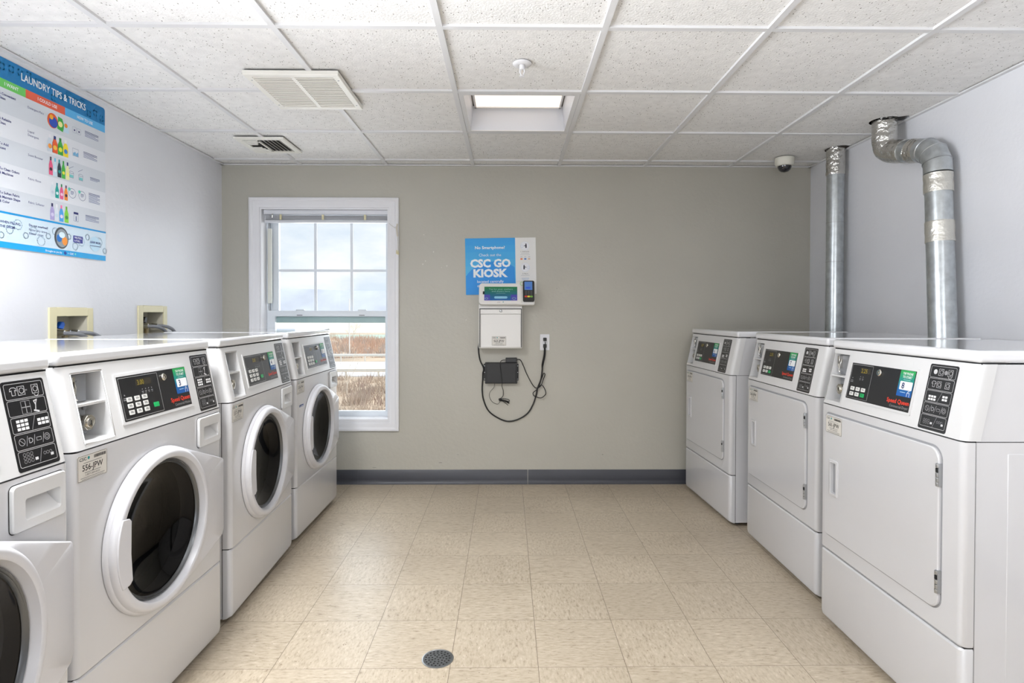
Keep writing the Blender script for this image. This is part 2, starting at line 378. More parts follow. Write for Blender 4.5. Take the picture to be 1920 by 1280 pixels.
# ceiling: tiles with a recess where each troffer sits, and the T-bar grid
cb = MB([ceil_m, tbar])
xl = [GX0+G*i for i in range(-5, 5)]; yl = [GY0+G*j for j in range(-9, 5)]
for i in range(-4, 3):
    for j in range(-8, 4):
        if (i, j) in TROFFERS: continue
        x0, x1 = max(GX0+G*i, XL), min(GX0+G*(i+1), XR); y0, y1 = max(GY0+G*j, YF), min(GY0+G*(j+1), YB)
        if x1-x0 < .01 or y1-y0 < .01: continue
        if (i, j) == (2, 1):   # tile cut open round the big duct, a ragged triangle at the wall
            cx, cy, r = 2.045, 3.107, .074
            N = 28; ou = []
            for k in range(N):
                a = 2*PI*k/N; d = Vector((math.cos(a), math.sin(a)))
                ts = [((x1-cx) if d.x > 0 else (x0-cx))/d.x if abs(d.x) > 1e-6 else 9, ((y1-cy) if d.y > 0 else (y0-cy))/d.y if abs(d.y) > 1e-6 else 9]
                t = min(ts); ou.append((cx+d.x*t, cy+d.y*t))
            for k in range(N):
                a0 = 2*PI*k/N; a1 = 2*PI*(k+1)/N
                def inn(a):
                    rr = r
                    if -.9 < math.remainder(a, 2*PI) < .02: rr = min(.112, r+.2*abs(math.sin(a))*1.0)
                    return (cx+rr*math.cos(a), cy+rr*math.sin(a))
                q = [inn(a0), inn(a1), ou[(k+1) % N], ou[k]]
                cb.add([(u, v, CEIL+.004) for u, v in q], [(0, 1, 2, 3)], 0)
            cb.add([(x0, y0, CEIL+.05), (x1, y0, CEIL+.05), (x1, y1, CEIL+.05), (x0, y1, CEIL+.05)], [(0, 1, 2, 3)], mat('plenum_dark', (58, 46, 36), .9))
            for px, py in ((x0, y0), (x0, y1), (x1, y0), (x1, y1)):   # corner fillers
                best = sorted(range(N), key=lambda k: (ou[k][0]-px)**2+(ou[k][1]-py)**2)[:1][0]
                for nb in (best-1, (best+1) % N):
                    cb.add([(px, py, CEIL+.004), (*ou[best], CEIL+.004), (*ou[nb], CEIL+.004)], [(0, 1, 2)], 0)
            continue
        cb.box(x0, y0, CEIL+.008, x1, y1, CEIL+.020, 0)
w = .012
for x in xl:
    if XL+.05 < x < XR-.05: cb.box(x-w, YF, CEIL-.002, x+w, YB, CEIL+.0095, 1)
for y in yl:
    if YF < y < YB-.05: cb.box(XL, y-w, CEIL-.0015, XR, y+w, CEIL+.009, 1)
cb.box(XL, YF, CEIL-.003, XL+.022, YB, CEIL+.004, 1); cb.box(XR-.020, YF, CEIL-.003, XR, YB, CEIL+.004, 1); cb.box(XL, YB-.020, CEIL-.003, XR, YB, CEIL+.004, 1)
cb.build('ceiling', kind='structure', smooth=0)
MB(mat('roof_dark', (60, 55, 50), .9)).box(XL-.14, YF-.1, CEIL+.30, XR+.14, YB+.15, CEIL+.36).build('roof', kind='structure', smooth=0)

# vinyl base
prof = [(0, 0), (.016, 0), (.012, .004), (.0045, .016), (.003, .03), (.003, .099), (0, .102)]
def baseboard(name, segs, mp):
    b = MB(base_m)
    for u0, u1 in segs: b.loft([[mp(u0, z, d) for d, z in prof], [mp(u1, z, d) for d, z in prof]])
    b.build(name, kind='structure', smooth=50)
baseboard('baseboard_back', [(XL, -1.078), (-1.0775, .1335), (.1375, XR)], wallB)
baseboard('baseboard_left', [(YF, YB-.02)], wallL)
baseboard('baseboard_right', [(YF, YB-.02)], lambda u, v, h: (XR-h, u, v))

# wall marks: chips and scuffs on the back wall and a dark thin line of the wall patch
sc = MB(ink((214, 212, 204)))
for x, y, rr in ((807, 473, 1.0), (787, 496, 1.1), (792, 490, .9), (832, 499, 1.0), (822, 502, .6), (789, 441, .8), (868, 600, .8)):
    X = (x-948.5)/1071.6*YB; Z = 1.2188-(y-588)/1071.6*YB*1.0
    sc.disc(X, Z, .0035*rr, wallB, .0006, n=7, ry=.005*rr)
for x, y, a, b_ in ((696, 877, .035, .003), (820, 868, .03, .004), (1125, 853, .012, .004), (1038, 541, .006, .005), (853, 853, .02, .002)):
    X = (x-948.5)/1071.6*YB; Z = 1.2188-(y-588)/1071.6*YB
    sc.disc(X, Z, a/2, wallB, .0006, ink((120, 116, 108)), n=7, ry=b_/2)
tag(sc.build('wall_scuffs', smooth=0, recalc=False), 'small pale paint chips and dark scuffs on the taupe back wall', 'scuff marks', kind='stuff')

# ================================================================== WINDOW 1
def frame(b, x0, x1, z0, z1, y0, y1, l, r, bt, t):
    o = lambda y: [(x0, y, z0), (x1, y, z0), (x1, y, z1), (x0, y, z1)]; i = lambda y: [(x0+l, y, z0+bt), (x1-r, y, z0+bt), (x1-r, y, z1-t), (x0+l, y, z1-t)]
    b.loft([o(y0), i(y0), i(y1), o(y1), o(y0)], True, False)
def casing():
    b = MB(trimw)
    o = (-1.843, -.784, .38, 2.039); i = (WX0, WX1, WZ0, WZ1)
    pr = [(0, 0), (0, .016), (.006, .020), (.022, .020), (.028, .015), (.050, .015), (.058, .012), (.066, .010), (.071, .008), (.071, 0)]
    def cor(d, h, c):
        f = d/.071; x = o[c[0]]+(i[c[0]]-o[c[0]])*f; z = o[2+c[1]]+(i[2+c[1]]-o[2+c[1]])*f
        return wallB(x, z, h)
    rings = [[cor(d, h, c) for d, h in pr] for c in ((0, 0), (1, 0), (1, 1), (0, 1))]
    b.loft(rings+[rings[0]], True, False)
    # reveal lining
    th = .16
    frame(b, WX0, WX1, WZ0, WZ1, YB-.004, YB+th, .012, .012, .02, .012)
    return b
win = casing().build('window_1', kind='structure', bevel=.0015)
b = MB(vinyl); frame(b, WX0+.012, WX1-.008, WZ0+.02, WZ1-.012, YB+.085, YB+.155, .012, .012, .016, .02)
b.build('window_frame', win, bevel=.002)
# upper sash (outer)
b = MB(vinyl); frame(b, -1.745, -.872, 1.155, 1.95, YB+.118, YB+.150, .060, .030, .075, .055)
b.build('upper_sash', win, bevel=.002)
b = MB(vinyl)
for x in (-1.421, -1.156): b.box(x-.010, YB+.130, 1.22, x+.010, YB+.138, 1.91)
b.box(-1.69, YB+.1295, 1.522, -.90, YB+.1385, 1.541)
b.build('muntin_grid', win, bevel=.001)
b = MB(vinyl); frame(b, -1.755, -.868, .447, 1.238, YB+.082, YB+.115, .056, .033, .062, .042)
b.build('lower_sash', win, bevel=.003)
MB(pane_m).rect(-1.69, 1.2, -.90, 1.90, wallB, -.134).build('upper_pane', win, smooth=0)
MB(pane_m).rect(-1.70, .49, -.90, 1.2, wallB, -.098).build('lower_pane', win, smooth=0)
b = MB(mat('weather_strip_green', (160, 182, 182), .5)); b.box(-1.70, YB+.112, 1.150, -.895, YB+.120, 1.192); b.build('meeting_rail_seal', win)
b = MB(dark)
for x, z in ((-1.752, 1.30), (-.884, 1.30)): b.box(x-.003, YB+.110, z-.02, x+.003, YB+.117, z+.025)
for x in (-1.52, -1.07): b.box(x-.02, YB+.080, 1.203, x+.02, YB+.083, 1.207)
b.build('sash_latch', win)
for x in (-1.52, -1.07):
    MB(vinyl).box(x-.03, YB+.088, 1.238, x+.03, YB+.112, 1.248).build('sash_lock', win, bevel=.003)
b = MB(mat('aged_white', (222, 223, 214), .5)); b.box(-1.746, YB+.070, 1.29, -1.718, YB+.086, 1.83); b.build('jamb_strip', win, bevel=.003)
MB(steel).box(-1.742, YB+.083, 1.22, -1.735, YB+.09, 1.93).build('balance_rod', win)
MB(trimw).box(WX0+.01, YB+.02, .447, WX1-.01, YB+.085, .470).build('window_sill', win, bevel=.004)

# raised blind
bl = thing('window_blind', 'white slatted window blind drawn up to the top of the window', 'blind', (-1.31, YB+.04, 1.92))
bl.location = (0, 0, 0)
MB(mat('blind_rail', (226, 228, 234), .4)).box(-1.752, YB+.02, 1.925, -.866, YB+.060, 1.955).build('head_rail', bl, bevel=.002)
for k in range(9):
    MB(mat('blind_slat', (214, 216, 222), .5)).box(-1.742, YB+.024, 1.888+k*.0035, -.870, YB+.056, 1.8895+k*.0035).build('slat', bl)
MB(mat('blind_bottom', (214, 217, 222), .4)).box(-1.748, YB+.020, 1.866, -.868, YB+.060, 1.884).build('bottom_rail', bl, bevel=.004)
for x in (-1.63, -1.33, -1.03): MB(ivory).box(x-.008, YB+.017, 1.885, x+.008, YB+.020, 1.922).build('ladder_clip', bl, bevel=.001)
MB(chrome).tube([(-1.685, YB+.016, 1.925), (-1.685, YB+.010, 1.915), (-1.687, YB+.012, 1.900)], .004, 8).build('tilt_hook', bl)
b = MB(mat('cord_white', (200, 198, 188), .7))
pc = spline([(-.866, YB+.02, 1.872), (-.845, YB-.018, 1.850), (-.815, YB-.024, 1.828), (-.792, YB-.022, 1.818)])
b.tube(pc, .0016, 6); b.tube(spline([(-.792, YB-.022, 1.818), (-.790, YB-.026, 1.76), (-.786, YB-.024, 1.70), (-.787, YB-.02, 1.66)]), .0016, 6)
b.build('lift_cord', bl)
b = MB(ivory); b.tube([(-.787, YB-.02, 1.665), (-.7865, YB-.02, 1.635)], .005, 8, rs=[.003, .007]); b.tube([(-.797, YB-.02, 1.668), (-.797, YB-.02, 1.640)], .005, 8, rs=[.003, .006]); b.build('tassel', bl)
b = MB(mat('cleat_pale', (214, 208, 198), .45)); b.tube(spline([(-.793, YB-.022, 1.85), (-.795, YB-.034, 1.82), (-.792, YB-.034, 1.79), (-.79, YB-.022, 1.765)]), .006, 8, rs=None); b.build('cord_cleat', bl)

# ================================================================== OUTSIDE
GZ = -4.0  # outdoor colours are paled to carry haze and washed-out daylight
def strip(name, y0, y1, rgb, z, var=.25, vs=.15, bump=.8, kind='structure', m=None, x=900):
    mm = m or mat('ground_'+name, rgb, .95, var=var, vscale=vs, bump=bump, bscale=2)
    return MB(mm).box(-x, y0, z-.5, x*.6, y1, z).build(name, kind=kind, smooth=0)
strip('trim_1', 5.5, 900, (200, 182, 162), GZ, .25, .12)      # scrub ground
strip('trim_2', 47, 61, (216, 218, 224), GZ+.08, .05)        # road
strip('trim_3', 150, 420, (226, 218, 204), GZ+.05, .06, .02) # pale field
strip('trim_4', 118, 140, (186, 204, 194), GZ+.03, .06)
# hills, with the distance haze mixed into their colours
rh = random.Random(3)
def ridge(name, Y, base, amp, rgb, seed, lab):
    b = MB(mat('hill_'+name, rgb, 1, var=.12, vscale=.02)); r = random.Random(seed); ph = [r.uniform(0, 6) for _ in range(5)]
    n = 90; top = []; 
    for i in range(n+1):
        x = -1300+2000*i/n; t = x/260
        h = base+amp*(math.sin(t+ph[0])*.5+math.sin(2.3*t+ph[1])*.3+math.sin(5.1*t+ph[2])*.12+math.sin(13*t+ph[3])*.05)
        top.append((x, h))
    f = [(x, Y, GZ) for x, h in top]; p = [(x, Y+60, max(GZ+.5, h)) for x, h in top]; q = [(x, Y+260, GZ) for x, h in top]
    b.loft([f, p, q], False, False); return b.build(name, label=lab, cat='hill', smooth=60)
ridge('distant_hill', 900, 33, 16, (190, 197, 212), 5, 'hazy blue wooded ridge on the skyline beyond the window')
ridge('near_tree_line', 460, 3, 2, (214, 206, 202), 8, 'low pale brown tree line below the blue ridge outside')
# scrub bushes
def bushes(name, n, y0, y1, hmin, hmax, cols, lab, seed):
    r = random.Random(seed); mats = [mat('scrub_%s_%d' % (name, i), c, 1, var=.25, vscale=.8) for i, c in enumerate(cols)]
    b = MB(mats)
    for _ in range(n):
        y = r.uniform(y0, y1); x = r.uniform(-.62*y, .02*y); h = r.uniform(hmin, hmax); mi = r.randrange(len(mats))
        for k in range(16):
            a = r.uniform(0, 2*PI); d = r.uniform(0, h*.8); ww = r.uniform(.02, .05)*h; l = r.uniform(.5, 1)*h
            bx, by = x+d*math.cos(a), y+d*math.sin(a); tx, ty = bx+r.uniform(-.5, .5)*l, by+r.uniform(-.3, .3)*l
            b.add([(bx-ww, by, GZ), (bx+ww, by, GZ), (bx, by+ww, GZ), (tx, ty, GZ+l)], [(0, 1, 3), (1, 2, 3), (2, 0, 3)], mi)
    return b.build(name, label=lab, cat='scrub', kind='stuff', smooth=0, recalc=False)
bushes('near_scrub', 700, 26, 45, .3, .9, [(192, 176, 162), (208, 196, 182), (178, 160, 150), (200, 184, 170)], 'grey brown dry scrub on the slope nearest the window', 1)
bushes('far_scrub', 1100, 66, 116, .5, 1.7, [(212, 180, 160), (220, 198, 180), (190, 180, 176), (212, 188, 172)], 'reddish brown leafless scrub beyond the road', 2)
def guardrail(name, y, z, rgb, lab):
    t = thing(name, lab, 'guardrail', (-14, y, GZ))
    m = mat('rail_'+name, rgb, .5)
    b = MB(m); pr = [(0, .50), (.05, .55), (.05, .60), (0, .65), (.05, .70), (.05, .75), (0, .80), (-.03, .80), (-.03, .50)]
    b.loft([[(-20, -a*1.5, c) for a, c in pr], [(18, -a*1.5, c) for a, c in pr]]); b.build('rail', t)
    for k in range(15):
        MB(m).box(-20+k*2.6, .03, -.05, -19.86+k*2.6, .15, .72).build('post', t)
    t.rotation_euler = (0, 0, math.radians(2.0)); return t
guardrail('roadside_guardrail', 62.5, GZ, (236, 236, 232), 'white steel guardrail along the far side of the road outside')
guardrail('roadside_guardrail', 46, GZ, (176, 196, 216), 'bluish steel guardrail along the near side of the road outside')
# bare trees
def bare_tree(x, y, h, seed, rgb, lab):
    r = random.Random(seed); b = MB(mat('bark_%d_%d_%d' % rgb, rgb, .9))
    def br(p, d, l, rad, dep):
        q = p+d*l; b.tube([p, p+d*l*.5+Vector((r.uniform(-.03, .03)*l, 0, 0)), q], rad, 5, rs=[rad, rad*.8, rad*.6])
        if dep == 0: return
        for _ in range(3 if dep > 1 else 4):
            nd = (d+Vector((r.uniform(-.7, .7), r.uniform(-.5, .5), r.uniform(-.1, .5)))).normalized()
            br(p+d*l*r.uniform(.55, 1), nd, l*r.uniform(.55, .8), rad*.55, dep-1)
    br(Vector((x, y, GZ)), Vector((.05, 0, 1)), h*.30, h*.0065, 4)
    return b.build('bare_tree', label=lab, cat='tree', smooth=60)
bare_tree(-10.2, 36, 4.2, 4, (228, 220, 208), 'pale leafless tree seen low through the window beside the far washer')
bare_tree(-22, 80, 6.5, 9, (206, 190, 178), 'thin leafless tree beyond the road behind the left window panes')
b = MB(mat('pole_white', (232, 232, 232), .5)); b.tube([(-19.5, 70, GZ), (-19.5, 70, GZ+7.0)], .07, 8)
b.build('light_pole', label='slim white pole standing in the scrub beyond the road', cat='pole')

# ================================================================== MACHINES
MW = .714; DEP = .70
def mfront(u, v, h): return (u, -h, v)
CA = math.atan(.045/.212)
def yc(z): return .045*(z-.870)/.212
def cons(u, v, h): return (u, yc(v)-h*math.cos(CA), v+h*math.sin(CA))
def outline(z, y0, d=.034, r=.018, x0=0, x1=MW, n=5):
    pts = [(x0, y0+d)]
    for i in range(n+1):
        a = PI+PI/2*i/n; pts.append((x0+r+r*math.cos(a), y0+r+r*math.sin(a)))
    for i in range(n+1):
        a = 1.5*PI+PI/2*i/n; pts.append((x1-r+r*math.cos(a), y0+r+r*math.sin(a)))
    pts.append((x1, y0+d)); return [(x, y, z) for x, y in pts]
CU, CZ = .335, .561     # washer door centre

def icon_cell(b, k, u0, u1, v0, v1, W_, washer):
    wht = W_; h = .0010; cx = (u0+u1)/2; cy = (v0+v1)/2; s = (v1-v0)
    lw = .0011
    def drumicon(x, y, q): b.stroke([(x-q, y-q), (x+q*.8, y-q), (x+q*.8, y+q), (x-q, y+q)], lw, cons, h, wht, True); b.ring(x, y, q*.62, lw, cons, h, wht, 12)
    def shirt(x, y, q): b.stroke([(x-q*.5, y-q), (x+q*.5, y-q), (x+q*.5, y+q*.3), (x+q, y+q*.1), (x+q*.9, y+q*.7), (x+q*.4, y+q), (x-q*.4, y+q), (x-q*.9, y+q*.7), (x-q, y+q*.1), (x-q*.5, y+q*.3)], lw, cons, h, wht, True)
    if k == 0:
        if washer: shirt(u0+.019, cy, .0085)
        else: b.disc(u0+.017, cy, .0075, cons, h, wht, 12)
        drumicon(u0+.040, cy, .0095); b.stroke([(cx-.001, cy), (cx+.006, cy)], .003, cons, h, ink((110, 110, 112))); 
        if not washer: b.disc(u1-.036, cy, .0065, cons, h, ink((150, 150, 152)), 12)
        drumicon(u1-.018, cy, .0095); b.ring(u1-.018, cy-.010, .006, lw, cons, h, wht, 6, PI*1.1, PI*1.9)
    elif k == 1:
        if washer:
            for i in range(2):
                for j in range(2): b.stroke([(cx-.016+i*.012, cy-.014+j*.014), (cx-.005+i*.012, cy-.014+j*.014), (cx-.005+i*.012, cy-.001+j*.014), (cx-.016+i*.012, cy-.001+j*.014)], lw, cons, h, ink((150, 150, 152)), True)
            b.stroke([(cx+.016, cy-.011), (cx+.026, cy-.014)], .004, cons, h, wht); b.stroke([(cx+.019, cy-.010), (cx+.022, cy+.004), (cx+.026, cy+.012), (cx+.018, cy+.010), (cx+.021, cy+.002)], .0022, cons, h, wht)
        else:
            shirt(u0+.020, cy, .0085); drumicon(u0+.042, cy, .009); drumicon(u1-.020, cy, .009)
    elif k == 2:
        g = ink((232, 232, 232))
        for i in range(3):
            for j in range(3 if washer else 2):
                b.rect(u0+.010+i*.0105, cy-.012+j*.0085, u0+.0185+i*.0105, cy-.006+j*.0085, cons, h, g)
        b.stroke([(cx+.0, cy-.014), (cx+.012, cy+.014)], lw, cons, h, ink((150, 150, 152)))
        for i in range(3 if washer else 2):
            for j in range(2): b.rect(cx+.017+i*.0105, cy-.008+j*.0085, cx+.0255+i*.0105, cy-.002+j*.0085, cons, h, g)
    elif k == 3:
        g = ink((168, 168, 170))
        b.ring(u0+.014, cy, .0075, lw, cons, h, g, 14); b.stroke([(u0+.009, cy+.005), (u0+.019, cy-.005)], lw, cons, h, g)
        b.text('D', cx-.010, cy-.006, .012, cons, h, g)
        b.stroke([(cx+.005, cy-.004), (cx+.017, cy-.004), (cx+.017, cy+.003), (cx+.005, cy+.003)], lw, cons, h, g, True)
        b.ring(u1-.014, cy, .0075, lw, cons, h, g, 10); b.ring(u1-.014, cy, .004, lw, cons, h, g, 8)
        for x in (u0+.027, cx-.001, cx+.023): b.stroke([(x-.003, cy-.010), (x+.003, cy+.010)], lw, cons, h, g)
    else:
        g = ink((150, 150, 152))
        for i in range(3):
            for j in range(3 if washer else 2): b.ring(u0+.013+i*.009, cy-.006+j*.0075, .0034, .0008, cons, h, g, 8)
        b.rect(u0+.038, cy-.008, u0+.046, cy-.002, cons, h, wht); b.stroke([(cx+.002, cy-.014), (cx+.012, cy+.014)], lw, cons, h, g)
        for i in range(3): b.ring(cx+.018+i*.008, cy+.002, .0034, .0008, cons, h, g, 8)
        b.rect(u1-.014, cy-.007, u1-.006, cy-.001, cons, h, wht)

def make_body(kind):
    washer = kind == 'washer'
    t = thing('front_load_washer' if washer else 'front_load_dryer', 'x', 'washing machine' if washer else 'dryer')
    # cabinet
    b = MB(enamel)
    prof = [(.038, .022), (.038, .866), (.088, 1.081), (DEP, 1.081), (DEP, .022)]
    b.prism(prof, lambda u, v, h: (h, u, v), .002, .020); b.prism(prof, lambda u, v, h: (h, u, v), MW-.020, MW-.002)
    b.box(.02, DEP-.02, .022, MW-.02, DEP, 1.081); b.box(.02, .04, .022, MW-.02, DEP-.02, .040)
    # shallow pressed panels on both sides
    for x, sgn in ((.002, -1), (MW-.002, 1)):
        b.prism([(.125, .10), (.62, .10), (.62, .835), (.125, .835)], lambda u, v, h: (x+sgn*h, u, v), -.002, .0015)
        b.stroke([(.037, .8675), (DEP-.002, .8675)], .002, lambda u, v, h: (x+sgn*h, u, v), .0006, dark)
    b.build('cabinet', t, bevel=.004)
    # dark pieces that paint the shadow in the console, panel and side seams
    g = MB(dark); g.box(.004, .010, .8655, MW-.004, .06, .8705); g.box(.004, .012, .292, MW-.004, .05, .2985); g.box(.004, .052, 1.0805, MW-.004, .12, 1.0855); g.box(.004, .033, .03, .018, .040, .866); g.box(MW-.018, .033, .03, MW-.004, .040, .866)
    g.build('seam_shade', t)
    # lower panel, turned under at the foot, corners cut away
    b = MB(enamel)
    rings = [outline(.022, .017, d=.017), outline(.030, .004, d=.030), outline(.046, 0), outline(.288, 0), outline(.2935, .004, d=.030, x0=.0015, x1=MW-.0015)]
    b.loft(rings); b.build('lower_panel', t, smooth=30, bevel=0)
    for x in (.055, MW-.055): MB(tread).lathe([(.0045, .0), (.0045, .003), (.002, .004), (.0001, .004)], lambda a, c, h: (x+a, .010-h, .030+c), 8).build('screw', t)
    # front panel
    b = MB(enamel)
    if washer:
        z0, z1 = .298, .866; r = .018; N = 64; XD = .556
        o0 = outline(z0, 0); o1 = outline(z1, 0)
        # edges (everything but the flat face)
        b.loft([o0, o1], False, False)
        b.f = [f for f in b.f if not (abs(b.v[f[0]][1]) < 1e-6 and abs(b.v[f[1]][1]) < 1e-6)]; b.m = [0]*len(b.f)
        inn = []; out = []
        angs = sorted(set([2*PI*k/N for k in range(N)]+[math.atan2(zz-CZ, xx-CU) % (2*PI) for xx in (r, XD) for zz in (z0, z1)]))
        for a in angs:
            dx, dz = math.cos(a), math.sin(a)
            tt = min([q for q in (((XD-CU)/dx if dx > 1e-9 else 9), ((r-CU)/dx if dx < -1e-9 else 9), ((z1-CZ)/dz if dz > 1e-9 else 9), ((z0-CZ)/dz if dz < -1e-9 else 9)) if q > 0])
            inn.append((CU+.2005*dx, 0, CZ+.2005*dz)); out.append((CU+dx*tt, 0, CZ+dz*tt))
        inn2 = [(x, .05, z) for x, y, z in inn]
        b.loft([out, inn, inn2], True, False)
        for q0, w0, q1, w1 in ((XD, z0, MW-r, .755), (XD, .850, MW-r, z1), (.692, .755, MW-r, .850)):
            b.rect(q0, w0, q1, w1, mfront, 0)
        b.box(.02, .001, .8655, MW-.02, .034, .866); b.box(.02, .001, .298, MW-.02, .034, .2985)
        b.build('front_panel', t, smooth=30)
        # drum seen through the glass
        b = MB([drum_m, rubber])
        my = lambda a, c, h: (CU+a, h, CZ+c)
        b.lathe([(.205, .03), (.200, .06), (.175, .075), (.185, .10)], my, 40, rubber)
        b.lathe([(.185, .09), (.235, .13), (.24, .42), (.20, .455), (.06, .46), (.0005, .44)], my, 40, drum_m)
        for k in range(3):
            a = 2*PI*k/3+.5; ca, sa = math.cos(a), math.sin(a)
            pts = []
            for rr, ww in ((.24, .035), (.19, .012)):
                for s_ in (-1, 1): pts.append((rr*ca-s_*ww*sa, rr*sa+s_*ww*ca))
            vs = [(CU+p[0], yy, CZ+p[1]) for yy in (.15, .42) for p in pts]
            b.add(vs, [(0, 2, 3, 1), (4, 5, 7, 6), (0, 4, 6, 2), (1, 3, 7, 5), (2, 6, 7, 3), (0, 1, 5, 4)], drum_m)
        b.build('drum', t, smooth=50)
        # door
        hull = []
        fl = [(MW-.014, .682), (MW-.008, .674), (MW-.008, .418), (MW-.022, .398)]
        Ro = .245; N = 72
        pts = [(CU+Ro*math.cos(2*PI*k/N), CZ+Ro*math.sin(2*PI*k/N)) for k in range(N)]+fl
        pts.sort()
        def half(ps):
            h = []
            for p in ps:
                while len(h) > 1 and (h[-1][0]-h[-2][0])*(p[1]-h[-2][1])-(h[-1][1]-h[-2][1])*(p[0]-h[-2][0]) <= 0: h.pop()
                h.append(p)
            return h
        hull = half(pts)[:-1]+half(pts[::-1])[:-1]
        b = MB(doorpl)
        def hull_at(a):
            dx, dz = math.cos(a), math.sin(a)
            for k in range(len(hull)):
                (xa, za), (xb, zb) = hull[k], hull[(k+1) % len(hull)]
                ex, ez = xb-xa, zb-za; den = dx*ez-dz*ex
                if abs(den) < 1e-12: continue
                tt = ((xa-CU)*ez-(za-CZ)*ex)/den; s_ = ((xa-CU)*dz-(za-CZ)*dx)/den
                if tt > 0 and -1e-9 <= s_ <= 1+1e-9: return (CU+dx*tt, CZ+dz*tt)
        aa = sorted([2*PI*k/96-PI for k in range(96)]+[math.atan2(q[1]-CZ, q[0]-CU) for q in fl])
        ang = [hull_at(a) for a in aa]
        def off(p, d): 
            v = Vector((p[0]-CU, p[1]-CZ)); L_ = v.length; v *= (L_-d)/L_; return (CU+v.x, CZ+v.y)
        def ye(p, y):
            R_ = math.hypot(p[0]-CU, p[1]-CZ); w_ = max(0, min(1, (R_-Ro)/.012)); return y-w_*.0055*max(0, min(1, (.70-p[0])/.14))
        def ringat(d, y): return [(off(p, d)[0], ye(p, y) if y < -.012 else y, off(p, d)[1]) for p in ang]
        circ = lambda R, y: [(CU+R*math.cos(math.atan2(p[1]-CZ, p[0]-CU)), y, CZ+R*math.sin(math.atan2(p[1]-CZ, p[0]-CU))) for p in ang]
        b.loft([ringat(0, -.002), ringat(.0015, -.010), ringat(.004, -.0135), ringat(.0065, -.0148), circ(.2380, -.0200), circ(.2365, -.0245), circ(.2340, -.0290), circ(.2300, -.0322), circ(.2250, -.0335),
                circ(.2150, -.0335), circ(.2115, -.0315), circ(.2045, -.006), circ(.2035, -.001), circ(.2035, .0), circ(.21, .0), ringat(.03, -.001), ringat(0, -.002)], True, False)
        door = b.build('door', t, smooth=32)
        MB(mat('trim_ring_grey', (104, 106, 108), .3, .8)).lathe([(.2045, -.012), (.2015, -.0145), (.1990, -.011), (.1965, -.0125), (.1940, -.009), (.1925, -.002), (.2035, .0)], lambda a, c, h: (CU+a, h, CZ+c), 64).build('trim_ring', door, smooth=50)
        b = MB(doorglass); b.lathe([(.1945, -.005), (.180, -.002), (.150, .012), (.11, .026), (.06, .034), (.0005, .037)], lambda a, c, h: (CU+a, h, CZ+c), 56)
        b.build('door_glass', door, smooth=80, label='smoked glass bowl')
        # handle: paddle closing the left of the opening
        hp = []
        a0 = .43
        for k in range(13):
            a = PI-a0+2*a0*k/12; hp.append((CU+.230*math.cos(a), CZ-.002+.230*math.sin(a)))
        xr = CU-.140
        hp = hp[::-1] if hp[0][1] < hp[-1][1] else hp
        poly = hp+[(CU-.182, hp[-1][1]+.003), (CU-.170, hp[-1][1]+.012), (CU-.176, CZ-.01), (CU-.174, CZ+.080), (CU-.182, CZ+.090)]
        b = MB(doorpl); b.prism(poly, mfront, .008, .0355); b.build('door_handle', door, bevel=.002)
        # drawer
        b = MB(plastic)
        u0, u1, v0, v1 = .550, .692, .752, .853
        o = rrect(u0, v0, u1, v1, .010, 4); n = len(o)
        b.loft([[mfront(u, v, 0) for u, v in o], [mfront(u, v, .007) for u, v in o], [mfront(u, v, .009) for u, v in rrect(u0+.002, v0+.002, u1-.002, v1-.002, .009, 4)],
                [mfront(u, v, .0075) for u, v in rrect(u0+.032, v0+.020, u1-.014, v1-.034, .006, 4)],
                [(u, .030 if v > (v0+v1)/2 else -.003, v) for u, v in rrect(u0+.036, v0+.024, u1-.018, v1-.036, .005, 4)]], True, False)
        q_ = rrect(u0+.036, v0+.024, u1-.018, v1-.036, .005, 4); b.add([(u, .030 if v > (v0+v1)/2 else -.003, v) for u, v in q_], [tuple(range(len(q_)))])
        b.build('detergent_drawer', t, smooth=30)
        g = MB(dark); g.stroke(rrect(u0-.001, v0-.001, u1+.001, v1+.001, .011), .002, mfront, .0008, None, True); g.build('drawer_gap', t, smooth=0)
    else:
        rings = [outline(.298, .004, d=.030, x0=.0015, x1=MW-.0015), outline(.304, 0), outline(.866, 0)]
        b.loft(rings); b.build('front_panel', t, smooth=30)
        du0, du1, dv0, dv1 = .040, .636, .362, .832
        def dshape(u0, v0, u1, v1, rl, rr):
            out = []
            for cx, cy, a, r in ((u1-rr, v0+rr, -PI/2, rr), (u1-rr, v1-rr, 0, rr), (u0+rl, v1-rl, PI/2, rl), (u0+rl, v0+rl, PI, rl)):
                for i in range(7):
                    q = a+PI/2*i/6; out.append((cx+r*math.cos(q), cy+r*math.sin(q)))
            return out
        g = MB(mat('seam_grey', (150, 151, 154), .6)); g.prism(dshape(du0-.005, dv0-.005, du1+.005, dv1+.006, .022, .040), mfront, -.002, .0008); g.build('door_gap', t)
        b = MB(enamel)
        A = lambda d, h: [mfront(u, v, h) for u, v in dshape(du0+d, dv0+d, du1-d, dv1-d, .018, .035)]
        # front skin with a pocket for the fingers
        pu0, pu1, pv0, pv1 = .088, .122, .535, .650
        pk = lambda d, h: [mfront(u, v, h) for u, v in dshape(pu0-d, pv0-d, pu1+d, pv1+d, .004, .004)]
        b.loft([A(0, -.002), A(0, .006), A(.003, .0085), pk(.012, .0085), pk(.012, .011), pk(.009, .0125), pk(.001, .0125), pk(0, .011), [(u, .022, v) for (u, _, v) in pk(-.002, 0)]], True, True)
        door = b.build('door', t, smooth=30)
        MB(mat('handle_pocket', (196, 198, 222), .4)).box(pu0+.001, .0205, pv0+.001, pu1-.001, .0215, pv1-.001).build('finger_pull', door)
